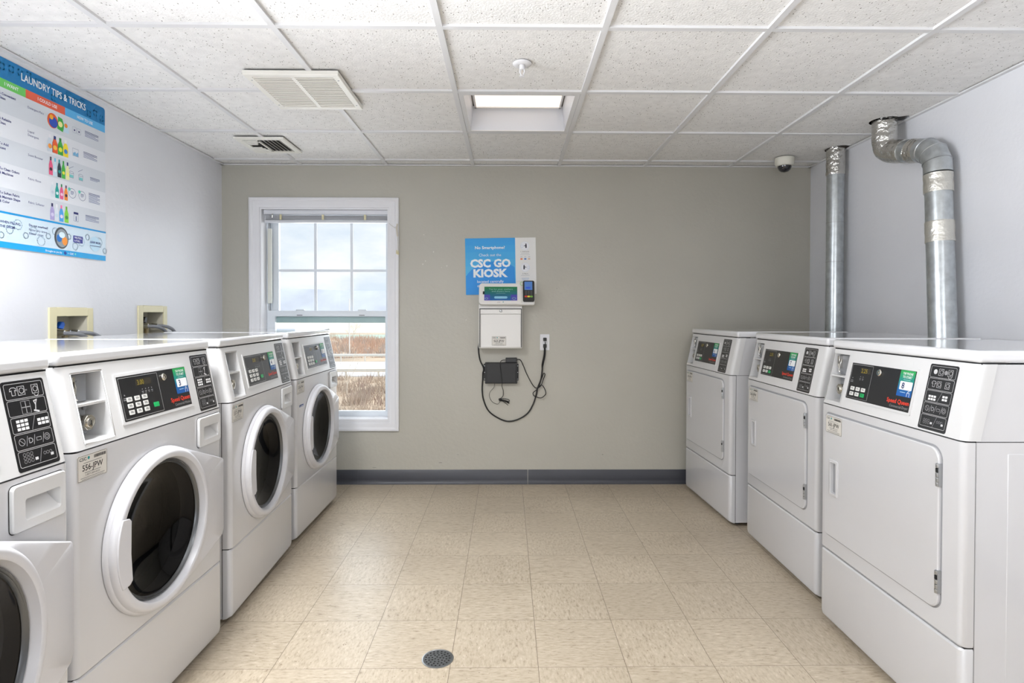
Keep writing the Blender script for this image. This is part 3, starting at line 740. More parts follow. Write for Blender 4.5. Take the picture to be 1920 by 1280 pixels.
        for zc in (.756, .446):
            b = MB(steel); b.box(.629, -.0115, zc-.033, .640, -.001, zc+.033)
            for k in range(5): b.tube([(.6345, -.0115, zc-.033+k*.0135), (.6345, -.0115, zc-.0215+k*.0135)], .0045, 8, dark if k == 3 else steel)
            b.build('hinge', t, bevel=.0005)
    # console with a slanted face and the coin recess
    cu0, cu1, cv0, cv1 = (.042, .148, .884, 1.060) if washer else (.020, .122, .884, 1.064)
    b = MB(plastic)
    zz = [.870, cv0, cv1, 1.082]; us = [.022, cu0, cu1, MW-.022] if washer else [.018, cu0, cu1, MW-.022]
    r = us[0]
    rings = [outline(z, yc(z), d=.048, r=.022) for z in zz]
    b.loft(rings, False, False)
    b.f = [f for f in b.f if not all(abs(b.v[i][1]-yc(b.v[i][2])) < 1e-6 for i in f)]; b.m = [0]*len(b.f)
    us[0] = .022; us[-1] = MW-.022
    if cu0 < .024: cu0 = us[1] = .024
    for i in range(3):
        for k in range(3):
            if (i, k) == (1, 1): continue
            b.add([cons(us[i], zz[k], 0), cons(us[i+1], zz[k], 0), cons(us[i+1], zz[k+1], 0), cons(us[i], zz[k+1], 0)], [(0, 1, 2, 3)])
    back = .100
    q = [(cu0, cv0), (cu1, cv0), (cu1, cv1), (cu0, cv1)]
    for a in range(4):
        (u0, v0), (u1, v1) = q[a], q[(a+1) % 4]
        b.add([cons(u0, v0, 0), cons(u1, v1, 0), (u1, back, v1), (u0, back, v0)], [(0, 1, 2, 3)])
    b.add([(u, back, v) for u, v in q], [(0, 1, 2, 3)])
    # inner lip round the opening
    zm = (cv0+cv1)/2+.006
    b.box(cu0, yc(zm)+.004, zm-.003, cu1, back, zm+.003)
    con = b.build('console', t, smooth=30)
    b = MB(plastic); b.stroke([(cu0-.002, cv0-.002), (cu1+.002, cv0-.002), (cu1+.002, cv1+.002), (cu0-.002, cv1+.002)], .004, cons, .0012, None, True); b.build('recess_lip', t)
    # coin slide upstairs, lock box downstairs
    b = MB(greymet); b.box(cu0+.004, .058, zm+.004, cu1-.028, .098, cv1-.004); cs = b.build('coin_slide', t, bevel=.002)
    b = MB(chrome); xs = cu0+.016
    b.box(xs-.005, .044, zm+.03, xs+.005, .059, cv1-.008); b.box(xs-.0015, .043, zm+.045, xs+.0015, .046, cv1-.02, dark)
    b.tube([(xs+.010, .052, cv1-.02), (xs+.010, .046, zm+.045), (xs+.004, .044, zm+.02), (xs+.012, .044, zm+.012)], .0022, 6); b.build('coin_slot', cs, bevel=.001)
    if washer:
        b = MB(ink((140, 142, 146))); b.flat(rrect(cu0+.022, cv1-.026, cu0+.052, cv1-.014, .005), lambda u, v, h: (u, .058-h, v), .0008)
        b.text('25¢', cu0+.037, cv1-.0235, .006, lambda u, v, h: (u, .058-h, v), .0014, ink((60, 60, 62))); b.build('price_plate', cs)
    b = MB(greymet); b.box(cu0+.004, .060, cv0+.003, cu1-.030, .099, zm-.004)
    for v in (cv0+.014, zm-.014): b.ball((cu1-.037, .058, v), .0055)
    cb_ = b.build('coin_box', t, bevel=.002)
    b = MB(chrome); cx, cz = cu0+.050, (cv0+zm)/2-.002
    hexa = [(cx+.021*math.cos(2*PI*k/8+PI/8), cz+.021*math.sin(2*PI*k/8+PI/8)) for k in range(8)]
    b.prism(hexa, lambda u, v, h: (u, h, v), .028, .062); b.lathe([(.013, 0), (.013, -.003), (.009, -.004), (.0001, -.004)], lambda a, c, h: (cx+a, .028+h, cz+c), 16, chrome)
    b.box(cx-.0015, .0232, cz-.006, cx+.0015, .0245, cz+.006, dark); b.build('lock', cb_, bevel=.0015)
    # control panel
    p0, p1, pv0, pv1 = (.188, .538, .9005, 1.0435) if washer else (.146, .496, .9005, 1.0465)
    b = MB([plastic, blackpl]); b.prism(rrect(p0, pv0, p1, pv1, .004), cons, -.001, .0030)
    b.prism(rrect(p0+.008, pv0+.008, p1-.008, pv1-.008, .002), cons, .0025, .0034, blackpl)
    hb = .0038; keyc = (224, 224, 220); dimw = ink((150, 150, 152))
    a0, a1 = p0+.013, p0+.013+(.176 if washer else .118)
    b.stroke([(a0, pv0+.013), (a1, pv0+.013), (a1, pv1-.013), (a0, pv1-.013)], .0009, cons, hb, ink((190, 190, 190)), True)
    rd = ink((226, 62, 38))
    b.text('Speed Queen', p1-.012, pv0+.029, .0135, cons, hb, rd, 'r', .105, True)
    b.text('Commercial Washer' if washer else 'Commercial Dryer', p1-.013, pv0+.015, .0085, cons, hb, ink((150, 150, 150)), 'r', .086)
    for i in range(4 if washer else 2):
        x = a0+(.095 if washer else .058)+i*.0145; b.rect(x-.004, pv1-.062, x+.004, pv1-.060, cons, hb, dimw); b.rect(x-.003, pv1-.066, x+.003, pv1-.0645, cons, hb, dimw); b.disc(x, pv1-.054, .0018, cons, hb, dimw, 8)
    x = a0+.014; b.disc(x, pv1-.062, .0022, cons, hb, dimw, 8); b.rect(x-.007, pv1-.072, x+.006, pv1-.070, cons, hb, dimw); b.rect(x-.008, pv1-.077, x+.007, pv1-.075, cons, hb, dimw)
    cp = b.build('control_panel', t, smooth=30)
    b = MB(mat('display_window', (52, 48, 40), .25)); dx = a0+(.072 if washer else .050); b.prism(rrect(dx, pv1-.042, dx+.070 if washer else dx+.056, pv1-.022, .001), cons, .0032, .0037)
    dg = mat('display_digits', (120, 106, 30), .4, emit=(190, 165, 40), es=.12)
    b.text('3.00' if washer else '2.25', dx+.006, pv1-.0395, .0145, cons, .0041, dg, 'l', .030 if washer else .034, True); b.build('display', cp)
    rows = 3 if washer else 2
    for j in range(rows):
        for i in range(3):
            if washer: kx = a0+.030+i*.034+(.0); kz = pv0+.030+j*.0185
            else: kx = a0+.026+i*.031; kz = pv0+.028+j*.019
            green = (not washer and j == 0 and i == 2)
            b = MB(mat('key_white', keyc, .4) if not green else mat('key_green', (24, 168, 92), .35)); b.prism(rrect(kx-.011, kz-.0065, kx+.011, kz+.0065, .002, 3), cons, .0030, .0048)
            b.rect(kx-.006, kz-.0015, kx+.007, kz+.0, cons, .0051, ink((110, 110, 110)) if not green else ink((20, 120, 70))); b.rect(kx-.007, kz+.0015, kx+.004, kz+.003, cons, .0051, ink((90, 90, 90)) if not green else ink((20, 120, 70)))
            b.build('key', cp, label='green start key' if green else None)
    if washer:
        kx = a0+.145; kz = pv0+.036
        b = MB(mat('key_green', (24, 168, 92), .35)); b.prism(rrect(kx-.012, kz-.007, kx+.012, kz+.007, .002, 3), cons, .0030, .0048); b.build('key', cp, label='green start key')
    b = MB(chrome); lx, lz = a1+.026+(.0 if washer else .015), pv1-.030
    b.lathe([(.0115, .003), (.0115, .008), (.009, .011), (.005, .011), (.0045, .008), (.0001, .008)], lambda a, c, h: cons(lx+a, lz+c, h), 20); b.rect(lx-.001, lz-.004, lx+.001, lz+.004, cons, .0122, dark)
    b.build('key_lock', cp, smooth=30)
    # instruction plate
    s0, s1 = (.577, .687) if washer else (.536, .646)
    b = MB(blackpl); b.prism(rrect(s0, .875, s1, 1.069, .006), cons, -.001, .0008)
    cell = (1.069-.875-.012)/5
    for k in range(5):
        v1 = 1.063-k*cell; v0 = v1-cell+.003
        b.stroke(rrect(s0+.006, v0, s1-.006, v1, .004, 3), .0009, cons, .0010, ink((200, 200, 200)), True)
        icon_cell(b, k, s0+.008, s1-.008, v0, v1, ink((205, 205, 206)), washer)
    b.build('instruction_plate', t, smooth=30)
    # lid
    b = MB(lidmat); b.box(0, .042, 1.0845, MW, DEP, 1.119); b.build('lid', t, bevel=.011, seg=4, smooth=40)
    for x in (.06, MW-.06):
        for y in (.07, DEP-.06):
            MB(rubber).lathe([(.018, 0), (.018, .008), (.008, .010), (.008, .03)], lambda a, c, h: (x+a, y+c, h), 12, caps=True).build('foot', t)
    return t, p1, pv0, pv1, pv1

def number_sticker(n, p1, pv0, pv1, name='number_sticker'):
    """green-to-blue phone sticker with the machine number"""
    b = MB(ink((22, 132, 122))); u1 = p1-.010; u0 = u1-.068; v1 = pv1-.009; v0 = v1-.083; h = .0042
    cols = [(40, 160, 84), (28, 148, 104), (18, 136, 122), (10, 122, 138), (6, 106, 152), (6, 92, 158), (8, 84, 160)]
    for k, c in enumerate(cols):
        b.rect(u0, v1-(k+1)*(v1-v0)/7, u1, v1-k*(v1-v0)/7, cons, h, ink(c))
    w_ = ink((238, 240, 242)); nv = ink((24, 40, 92))
    b.text('TAP PHONE', (u0+u1)/2+.002, v1-.014, .0078, cons, h+.0004, w_, 'c', .046, True)
    b.text('TO START', (u0+u1)/2+.002, v1-.025, .0078, cons, h+.0004, w_, 'c', .042, True)
    b.rect((u0+u1)/2-.014, v1-.031, (u0+u1)/2+.018, v1-.0296, cons, h+.0004, ink((170, 214, 210)))
    b.flat(rrect(u0+.008, v1-.062, u1-.003, v1-.035, .003), cons, h+.0004, w_)
    b.text(str(n), u0+.024, v1-.058, .019, cons, h+.0008, nv, 'c', None, True)
    b.rect(u0+.016, v1-.071, u0+.040, v1-.069, cons, h+.0004, ink((170, 200, 226)))
    b.stroke([(u1-.020, v0+.002), (u1-.020, v0+.013), (u1-.009, v0+.013), (u1-.009, v0+.002)], .0016, cons, h+.0004, w_)
    b.stroke([(u1-.018, v0+.016), (u1-.011, v0+.019)], .0016, cons, h+.0004, w_)
    return b
def asset_tag(code, u0, v1, mp=mfront, h=.0010, k=1.0, w=.104, hh=.066):
    b = MB(ink((214, 210, 202))); v0 = v1-hh*k; u1 = u0+w*k; bk = ink((34, 34, 36)); gy = ink((110, 110, 112))
    b.prism(rrect(u0, v0, u1, v1, .003*k), mp, h-.0008, h)
    b.stroke(rrect(u0+.0012*k, v0+.0012*k, u1-.0012*k, v1-.0012*k, .003*k, 3), .0009*k, mp, h+.0003, bk, True)
    b.text('CSC', u0+.006*k, v1-.0135*k, .0080*k, mp, h+.0003, ink((40, 60, 66)), 'l', .024*k, True)
    b.flat([(u0+.034*k, v1-.010*k), (u0+.038*k, v1-.0145*k), (u0+.042*k, v1-.009*k), (u0+.039*k, v1-.005*k), (u0+.035*k, v1-.006*k)], mp, h+.0003, ink((22, 150, 150)))
    r = random.Random(2); x = u0+.056*k
    while x < u1-.006*k:
        ww = r.choice((.0008, .0014, .002))*k; b.rect(x, v1-.014*k, x+ww, v1-.006*k, mp, h+.0003, bk); x += ww+.0009*k
    b.rect(u0+.020*k, v1-.021*k, u0+.084*k, v1-.0198*k, mp, h+.0003, gy)
    b.text(code, (u0+u1)/2, v1-.040*k, .0150*k, mp, h+.0003, bk, 'c', .072*k, .012)
    b.rect(u0+.024*k, v1-.046*k, u0+.080*k, v1-.0447*k, mp, h+.0003, gy)
    b.text('1-877-264-6622', (u0+u1)/2, v1-.0535*k, .0048*k, mp, h+.0003, bk, 'c', .050*k)
    b.rect(u0+.010*k, v1-.0585*k, u1-.010*k, v1-.0573*k, mp, h+.0003, gy); b.rect(u0+.014*k, v1-.0625*k, u1-.014*k, v1-.0615*k, mp, h+.0003, gy)
    return b

def place(t, loc, rz, label): t.location = loc; t.rotation_euler = (0, 0, rz); t['label'] = label
def finish(t, n, code, args, tu, tv, h):
    number_sticker(n, *args).build('number_sticker', t, smooth=0, recalc=False, label='green and blue phone sticker numbered %d' % n)
    asset_tag(code, tu, tv, h=h).build('asset_tag', t, smooth=0, recalc=False, label='rectangular tag printed %s' % code)

wt, p1, a_, b_, c_ = make_body('washer'); wargs = (p1, a_, b_)
dt, p1, a_, b_, c_ = make_body('dryer'); dargs = (p1, a_, b_)
wt['group'] = 'front-load washers along the left wall'; dt['group'] = 'front-load dryers along the right wall'
def rot_for(x0, x1, L=MW): return math.asin((x1-x0)/L)
# washers: (front x at near edge, near y, turn)
WASH = [(-1.050, .650, -.010, 2, '555-JPW', 'white front-load washer nearest the camera, cut off by the left edge of the picture'),
        (-1.083, 1.430, -.010, 3, '556-JPW', 'white front-load washer numbered 3, second from the left edge'),
        (-1.082, 2.229, .045, 4, '557-JPW', 'white front-load washer numbered 4, between washers 3 and 5'),
        (-1.118, 3.010, 0, 5, '558-JPW', 'white front-load washer numbered 5, farthest one, in front of the window')]
trees = [wt]+[copy_tree(wt) for _ in range(3)]
for t, (x, y, rz, n, code, lab) in zip(trees, WASH):
    place(t, (x, y, 0), PI/2+rz, lab); finish(t, n, code, wargs, .010, .856, .001)
# the nearest washer's door stands slightly ajar on its right-hand hinge
dr = [c for c in trees[0].children if c.name.startswith('door')][0]; P0 = Vector((.706, -.004, 0))
dr.rotation_euler = (0, 0, math.radians(11.5)); dr.location = P0-Matrix.Rotation(math.radians(11.5), 3, 'Z') @ P0
b = MB(ink((30, 60, 130))); b.prism([(.046, .716), (.104, .716), (.104, .728), (.046, .728)], mfront, 0, .0008); b.rect(.05, .719, .10, .722, mfront, .0011, ink((220, 226, 236)))
b.build('small_blue_sticker', trees[3], smooth=0, recalc=False)
DRY = [(1.228, 3.955, .046, 6, '559-JPW', 'white dryer numbered 6, farthest one, standing by the taupe back wall'),
       (1.300, 3.102, -.004, 7, '560-JPW', 'white dryer numbered 7, between dryers 6 and 8'),
       (1.248, 2.266, 0, 8, '561-JPW', 'white dryer numbered 8, nearest the camera at the right edge')]
trees = [dt]+[copy_tree(dt) for _ in range(2)]
for t, (x, y, rz, n, code, lab) in zip(trees, DRY):
    place(t, (x, y, 0), -PI/2+rz, lab); finish(t, n, code, dargs, .052, .828, .0100)

# ================================================================== LEFT WALL
# washer outlet boxes
def outlet_box(y0, y1, z0, z1, iy0, iy1, iz1, handle, lab):
    t = thing('washer_outlet_box', lab, 'outlet box', (XL, (iy0+iy1)/2, 1.0), group=None)
    L0 = Vector((XL, (iy0+iy1)/2, 1.0)); P = lambda x, y, z: (x-L0.x, y-L0.y, z-L0.z)
    mp = lambda u, v, h: P(XL+h, u, v)
    b = MB(ivory)
    for a in ((y0, z0, iy0, z1), (iy1, z0, y1, z1), (iy0, iz1, iy1, z1)):
        b.prism([(a[0], a[1]), (a[2], a[1]), (a[2], a[3]), (a[0], a[3])], mp, 0, .008)
    b.build('flange', t, bevel=.002)
    b = MB(boxin); d = -.085; e_ = .0015
    for q in (((iy0+e_, 1.0), (iy0+e_, iz1-e_)), ((iy0+e_, iz1-e_), (iy1-e_, iz1-e_)), ((iy1-e_, iz1-e_), (iy1-e_, 1.0)), ((iy1-e_, 1.002), (iy0+e_, 1.002))):
        (u0, v0), (u1, v1) = q; b.add([mp(u0, v0, .004), mp(u1, v1, .004), mp(u1, v1, d), mp(u0, v0, d)], [(0, 1, 2, 3)])
    b.rect(iy0, 1.0, iy1, iz1, mp, d); b.build('recess', t, recalc=False, smooth=0)
    zv = iz1-.055; yv = iy0+.035
    b = MB(brass); b.tube([mp(yv, zv-.11, -.05), mp(yv, zv, -.05)], .012, 10); b.tube([mp(yv, zv-.022, -.05), mp(yv, zv-.022, -.012)], .010, 10)
    b.tube([mp(yv+.085, zv-.11, -.05), mp(yv+.085, zv-.01, -.05)], .012, 10); b.tube([mp(yv+.085, zv-.022, -.05), mp(yv+.085, zv-.022, -.012)], .010, 10); b.tube([mp(yv+.02, zv-.022, -.055), mp(yv+.075, zv-.022, -.055)], .008, 8); b.build('valve', t)
    b = MB(mat('valve_handle_%s' % handle, (24, 96, 200) if handle == 'blue' else (36, 34, 34), .4))
    b.prism([(yv+.020, zv+.002), (yv+.046, zv-.006), (yv+.058, zv+.016), (yv+.050, zv+.030), (yv+.036, zv+.030), (yv+.030, zv+.014)], mp, -.045, -.025)
    b.build('valve_handle', t, bevel=.003, label='%s lever handle' % handle)
    for k, (dy, nm) in enumerate(((0, 'near'), (.085, 'far'))):
        s = Vector(mp(yv+dy, zv-.022, -.014)); s = Vector((s.x+L0.x, s.y+L0.y, s.z+L0.z))
        ht = thing('washer_supply_hose', 'braided steel hose leaving the %s valve of the outlet box with the %s handle' % (nm, handle), 'hose', tuple(s))
        MB(chrome).tube([(-.004, 0, 0), (.026, .004, 0)], .014, 8, rs=[.015, .012]).build('coupling', ht)
        MB(braid).tube(spline([(.02, .003, 0), (.045, .03, -.002), (.055, .07, -.012), (.058, .11, -.035), (.06, .13, -.09), (.06, .14, -.20)]), .0095, 10).build('braided_hose', ht)
outlet_box(2.544, 2.811, .97, 1.242, 2.585, 2.776, 1.203, 'blue', 'cream washer outlet box with a blue handle recessed in the left wall')
outlet_box(3.151, 3.414, .97, 1.259, 3.190, 3.378, 1.222, 'black', 'cream washer outlet box with a black handle nearer the window corner')

# laundry tips poster
def poster_left():
    b = MB(ink((220, 224, 230))); y0, y1, z0, z1 = 2.292, 2.905, 1.479, 2.243
    b.prism(rrect(y0, z0, y1, z1, .012), wallL, .0015, .004)
    h = .0044; h2 = .0049; h3 = .0054; h4 = .0059; navy = ink((30, 36, 110)); wht = ink((240, 243, 246))
    # header
    b.flat([(y0, 2.158), (y1, 2.158)]+rrect(y0, 2.10, y1, z1, .012)[6:18], wallL, h, ink((0, 116, 176)))
    r = random.Random(5)
    for k in range(14):
        x = y0+.02+k*.043; zz = r.uniform(2.175, 2.225); b.stroke(rrect(x, zz-.012, x+.020, zz+.012, .005, 3), .004, wallL, h2, ink((8, 128, 186)), True)
    b.text('LAUNDRY TIPS & TRICKS', 2.412, 2.187, .030, wallL, h3, wht, 'l', .362, .016)
    for u0, u1, c, s_, cx, wd in ((y0, 2.434, (104, 196, 92), 'I WANT', 2.366, .066), (2.434, 2.647, (222, 92, 62), 'I COULD USE', 2.548, .105), (2.647, y1, (86, 174, 226), 'HOW TO USE', 2.770, .100)):
        b.rect(u0, 2.122, u1, 2.158, wallL, h, ink(c)); b.text(s_, cx, 2.134, .0135, wallL, h2, wht, 'c', wd, .02)
    rows = [2.122-.1*k for k in range(6)]
    bands = [(208, 213, 219), (222, 225, 230)]
    for k in range(5): b.rect(y0, rows[k+1], y1, rows[k], wallL, h, ink(bands[k % 2]))
    L1 = [['A Convenient', 'Clean'], ['A Reliable', 'Clean'], ['To Add', 'Scent'], ['To Clean Odors', '& Machines'], ['To Soften Fabric', '& Maintain Shape', '& Color']]
    L2 = [['Detergent Pacs'], ['Liquid', 'Detergent'], ['Scent Booster'], ['Fabric Rinse'], ['Fabric Softener']]
    for k in range(5):
        zc = rows[k]-.030
        for i, s_ in enumerate(L1[k]): b.text(s_, 2.305, zc-.017*i-(0 if len(L1[k]) < 3 else -.004), .0098, wallL, h2, navy, 'l', None, .022)
        for i, s_ in enumerate(L2[k]): b.text(s_, 2.443, zc-.010-.016*i, .0095, wallL, h2, ink((60, 66, 120)), 'l')
    def bottle(x, z, w_, hh, body, cap, lab=None, handle=False):
        b.flat([(x-w_/2, z), (x+w_/2, z), (x+w_/2, z+hh*.55), (x+w_*.22, z+hh*.8), (x-w_*.22, z+hh*.8), (x-w_/2, z+hh*.55)], wallL, h3, ink(body))
        b.rect(x-w_*.2, z+hh*.8, x+w_*.2, z+hh, wallL, h3, ink(cap))
        if lab: b.disc(x, z+hh*.32, w_*.36, wallL, h4, ink(lab), 10)
    z = rows[0]-.085
    b.disc(2.575, z+.036, .030, wallL, h2, ink((226, 92, 40)), 18, .033); b.disc(2.578, z+.030, .024, wallL, h3, ink((30, 72, 170)), 16, .024); b.disc(2.567, z+.050, .011, wallL, h4, ink((240, 170, 40)), 12)
    b.flat([(2.600, z+.010), (2.632, z+.003), (2.642, z+.030), (2.630, z+.062), (2.606, z+.066)], wallL, h2, ink((58, 170, 66))); b.disc(2.618, z+.034, .013, wallL, h3, ink((230, 224, 150)), 12)
    b.flat([(2.636, z+.006), (2.668, z+.006), (2.664, z+.05), (2.640, z+.05)], wallL, h3, ink((196, 222, 238))); b.disc(2.650, z+.038, .010, wallL, h4, ink((232, 140, 50)), 12)
    z = rows[1]-.090
    for x, c, cp_, lb in ((2.558, (206, 216, 226), (230, 230, 235), (236, 150, 60)), (2.586, (226, 92, 44), (28, 50, 120), (240, 190, 70)), (2.617, (60, 164, 62), (44, 140, 52), (220, 226, 60)), (2.648, (240, 216, 50), (236, 236, 236), (60, 130, 200))): bottle(x, z, .030, .076, c, cp_, lb)
    z = rows[2]-.092
    for x, c, cp_, lb in ((2.562, (226, 92, 130), (60, 40, 60), (40, 34, 40)), (2.586, (196, 220, 232), (90, 190, 220), (226, 236, 240)), (2.610, (38, 60, 68), (20, 150, 150), (20, 160, 150)), (2.634, (70, 176, 70), (50, 150, 60), (236, 226, 70)), (2.658, (236, 232, 170), (40, 50, 110), (250, 240, 120))): bottle(x, z, .021, .080, c, cp_, lb)
    z = rows[3]-.088
    for x, c, cp_, lb in ((2.570, (212, 222, 228), (226, 230, 234), (196, 206, 216)), (2.596, (20, 160, 150), (20, 130, 140), (220, 240, 240)), (2.622, (226, 90, 140), (30, 140, 80), (240, 200, 220)), (2.648, (240, 140, 50), (90, 40, 90), (60, 44, 60))): bottle(x, z, .020, .068, c, cp_, lb)
    z = rows[4]-.090
    for x, c, cp_, lb in ((2.568, (170, 160, 206), (36, 34, 90), (206, 200, 226)), (2.593, (216, 224, 232), (230, 232, 236), (196, 216, 226)), (2.620, (70, 160, 222), (236, 110, 160), (230, 210, 236)), (2.650, (130, 204, 60), (110, 184, 50), (60, 140, 60))): bottle(x, z, .024, .074, c, cp_, lb)
    # how-to icons and small print
    tl = ink((70, 84, 130)); lt = ink((80, 170, 214))
    def small(u, v, n, wd):
        for i in range(n): b.rect(u, v-.006*i, u+wd*(1-.22*(i % 3 == 2)), v-.006*i+.0028, wallL, h2, tl if i < 2 else ink((130, 138, 170)))
    z = rows[0]-.050
    for i in range(2): b.stroke(rrect(2.690+.028*i, z-.012, 2.714+.028*i, z+.014, .004, 2), .0010, wallL, h2, ink((140, 150, 180)), True); b.disc(2.703+.028*i, z+.0, .0045, wallL, h2, navy, 8)
    small(2.768, z+.016, 5, .09)
    z = rows[1]-.052; b.stroke([(2.690, z-.018), (2.726, z-.018), (2.726, z+.016), (2.690, z+.016)], .001, wallL, h2, tl, True)
    for i in range(4): b.rect(2.694+.008*i, z-.017, 2.700+.008*i, z-.004+.005*(i % 2), wallL, h2, lt)
    small(2.758, z+.016, 5, .09)
    for k, x in ((2, 2.682), (2, 2.740)):
        z = rows[2]-.062; b.ring(x, z+.010, .013, .0012, wallL, h2, tl, 14, ry=.005); b.stroke([(x-.013, z+.010), (x-.012, z-.014), (x+.012, z-.014), (x+.013, z+.010)], .0012, wallL, h2, tl); b.rect(x-.011, z-.013, x+.011, z-.001, wallL, h2, ink((120, 200, 200))); b.stroke([(x-.016, z+.024), (x+.012, z+.040)], .0016, wallL, h2, tl)
    small(2.800, rows[2]-.048, 3, .065)
    for x in (2.686, 2.748):
        z = rows[3]-.048; b.ring(x, z, .022, .0016, wallL, h2, tl, 20); b.disc(x-.018, z+.016, .008, wallL, h3, ink((90, 200, 180)), 8); small(x-.010, z+.006, 3, .02)
    small(2.790, rows[3]-.026, 8, .075)
    z = rows[4]-.052; b.stroke([(2.694, z-.022), (2.722, z-.022), (2.722, z+.018), (2.694, z+.018)], .0012, wallL, h2, tl, True); b.rect(2.694, z+.010, 2.722, z+.020, wallL, h2, navy); b.rect(2.706, z-.020, 2.711, z+.002, wallL, h2, tl); small(2.768, z+.016, 5, .09)
    # bottom zone
    b.rect(y0, 1.505, y1, 1.622, wallL, h, ink((206, 224, 236)))
    for k in range(16):
        b.ring(y0+.02+k*.039, 1.53+.066*((k*7) % 5)/5, .012+.004*(k % 3), .004, wallL, h2-.0002, ink((190, 214, 230)), 12)
    b.rect(y0, 1.6185, y1, 1.6265, wallL, h3, ink((0, 146, 208)))
    b.text('WHEN FILLING', 2.305, 1.580, .010, wallL, h2, navy, 'l', None, .022); b.text('THE DRUM', 2.305, 1.562, .010, wallL, h2, navy, 'l', None, .022)
    b.text('Do not overload!', 2.445, 1.586, .0095, wallL, h2, navy, 'l', .098, .02); b.text('Faster dry times', 2.445, 1.567, .0092, wallL, h2, navy, 'l', .094); b.text('Better clean', 2.445, 1.551, .0092, wallL, h2, navy, 'l', .073)
    b.disc(2.620, 1.558, .041, wallL, h2, ink((70, 74, 78)), 28, .049); b.disc(2.622, 1.558, .034, wallL, h3, ink((140, 150, 156)), 28, .041)
    b.disc(2.606, 1.556, .015, wallL, h4, ink((20, 110, 190)), 10, .018); b.disc(2.638, 1.546, .016, wallL, h4, ink((240, 146, 40)), 10, .020); b.disc(2.622, 1.572, .018, wallL, h4+.0002, ink((216, 236, 242)), 12, .014)
    b.rect(2.690, 1.548, 2.748, 1.580, wallL, h3, ink((44, 48, 140))); b.text('90% FULL', 2.696, 1.567, .0085, wallL, h4, wht, 'l', .046, .02); b.text('is FULL', 2.696, 1.553, .0085, wallL, h4, wht, 'l', .036, .02)
    b.disc(2.830, 1.556, .036, wallL, h3, ink((186, 218, 236)), 24); b.text('LEARN MORE', 2.832, 1.558, .0098, wallL, h4, navy, 'c', .070, .02); b.rect(2.795, 1.544, 2.868, 1.547, wallL, h4, tl)
    # foot
    b.rect(y0+.003, z0+.001, y1-.003, 1.505, wallL, h3, ink((0, 158, 220)))
    b.text('Brought to you by', 2.575, 1.488, .0085, wallL, h4, wht, 'c', .092, .012); b.disc(2.640, 1.492, .008, wallL, h4, ink((20, 60, 150)), 12); b.text('+ CSC', 2.655, 1.488, .0090, wallL, h4, wht, 'l', .036, .012)
    b.flat([(2.696, 1.494), (2.700, 1.487), (2.706, 1.493), (2.702, 1.499)], wallL, h4, ink((120, 220, 200)))
    b.build('laundry_tips_poster', smooth=0, recalc=False, label='large blue-headed laundry tips poster high on the left wall', cat='poster')
poster_left()

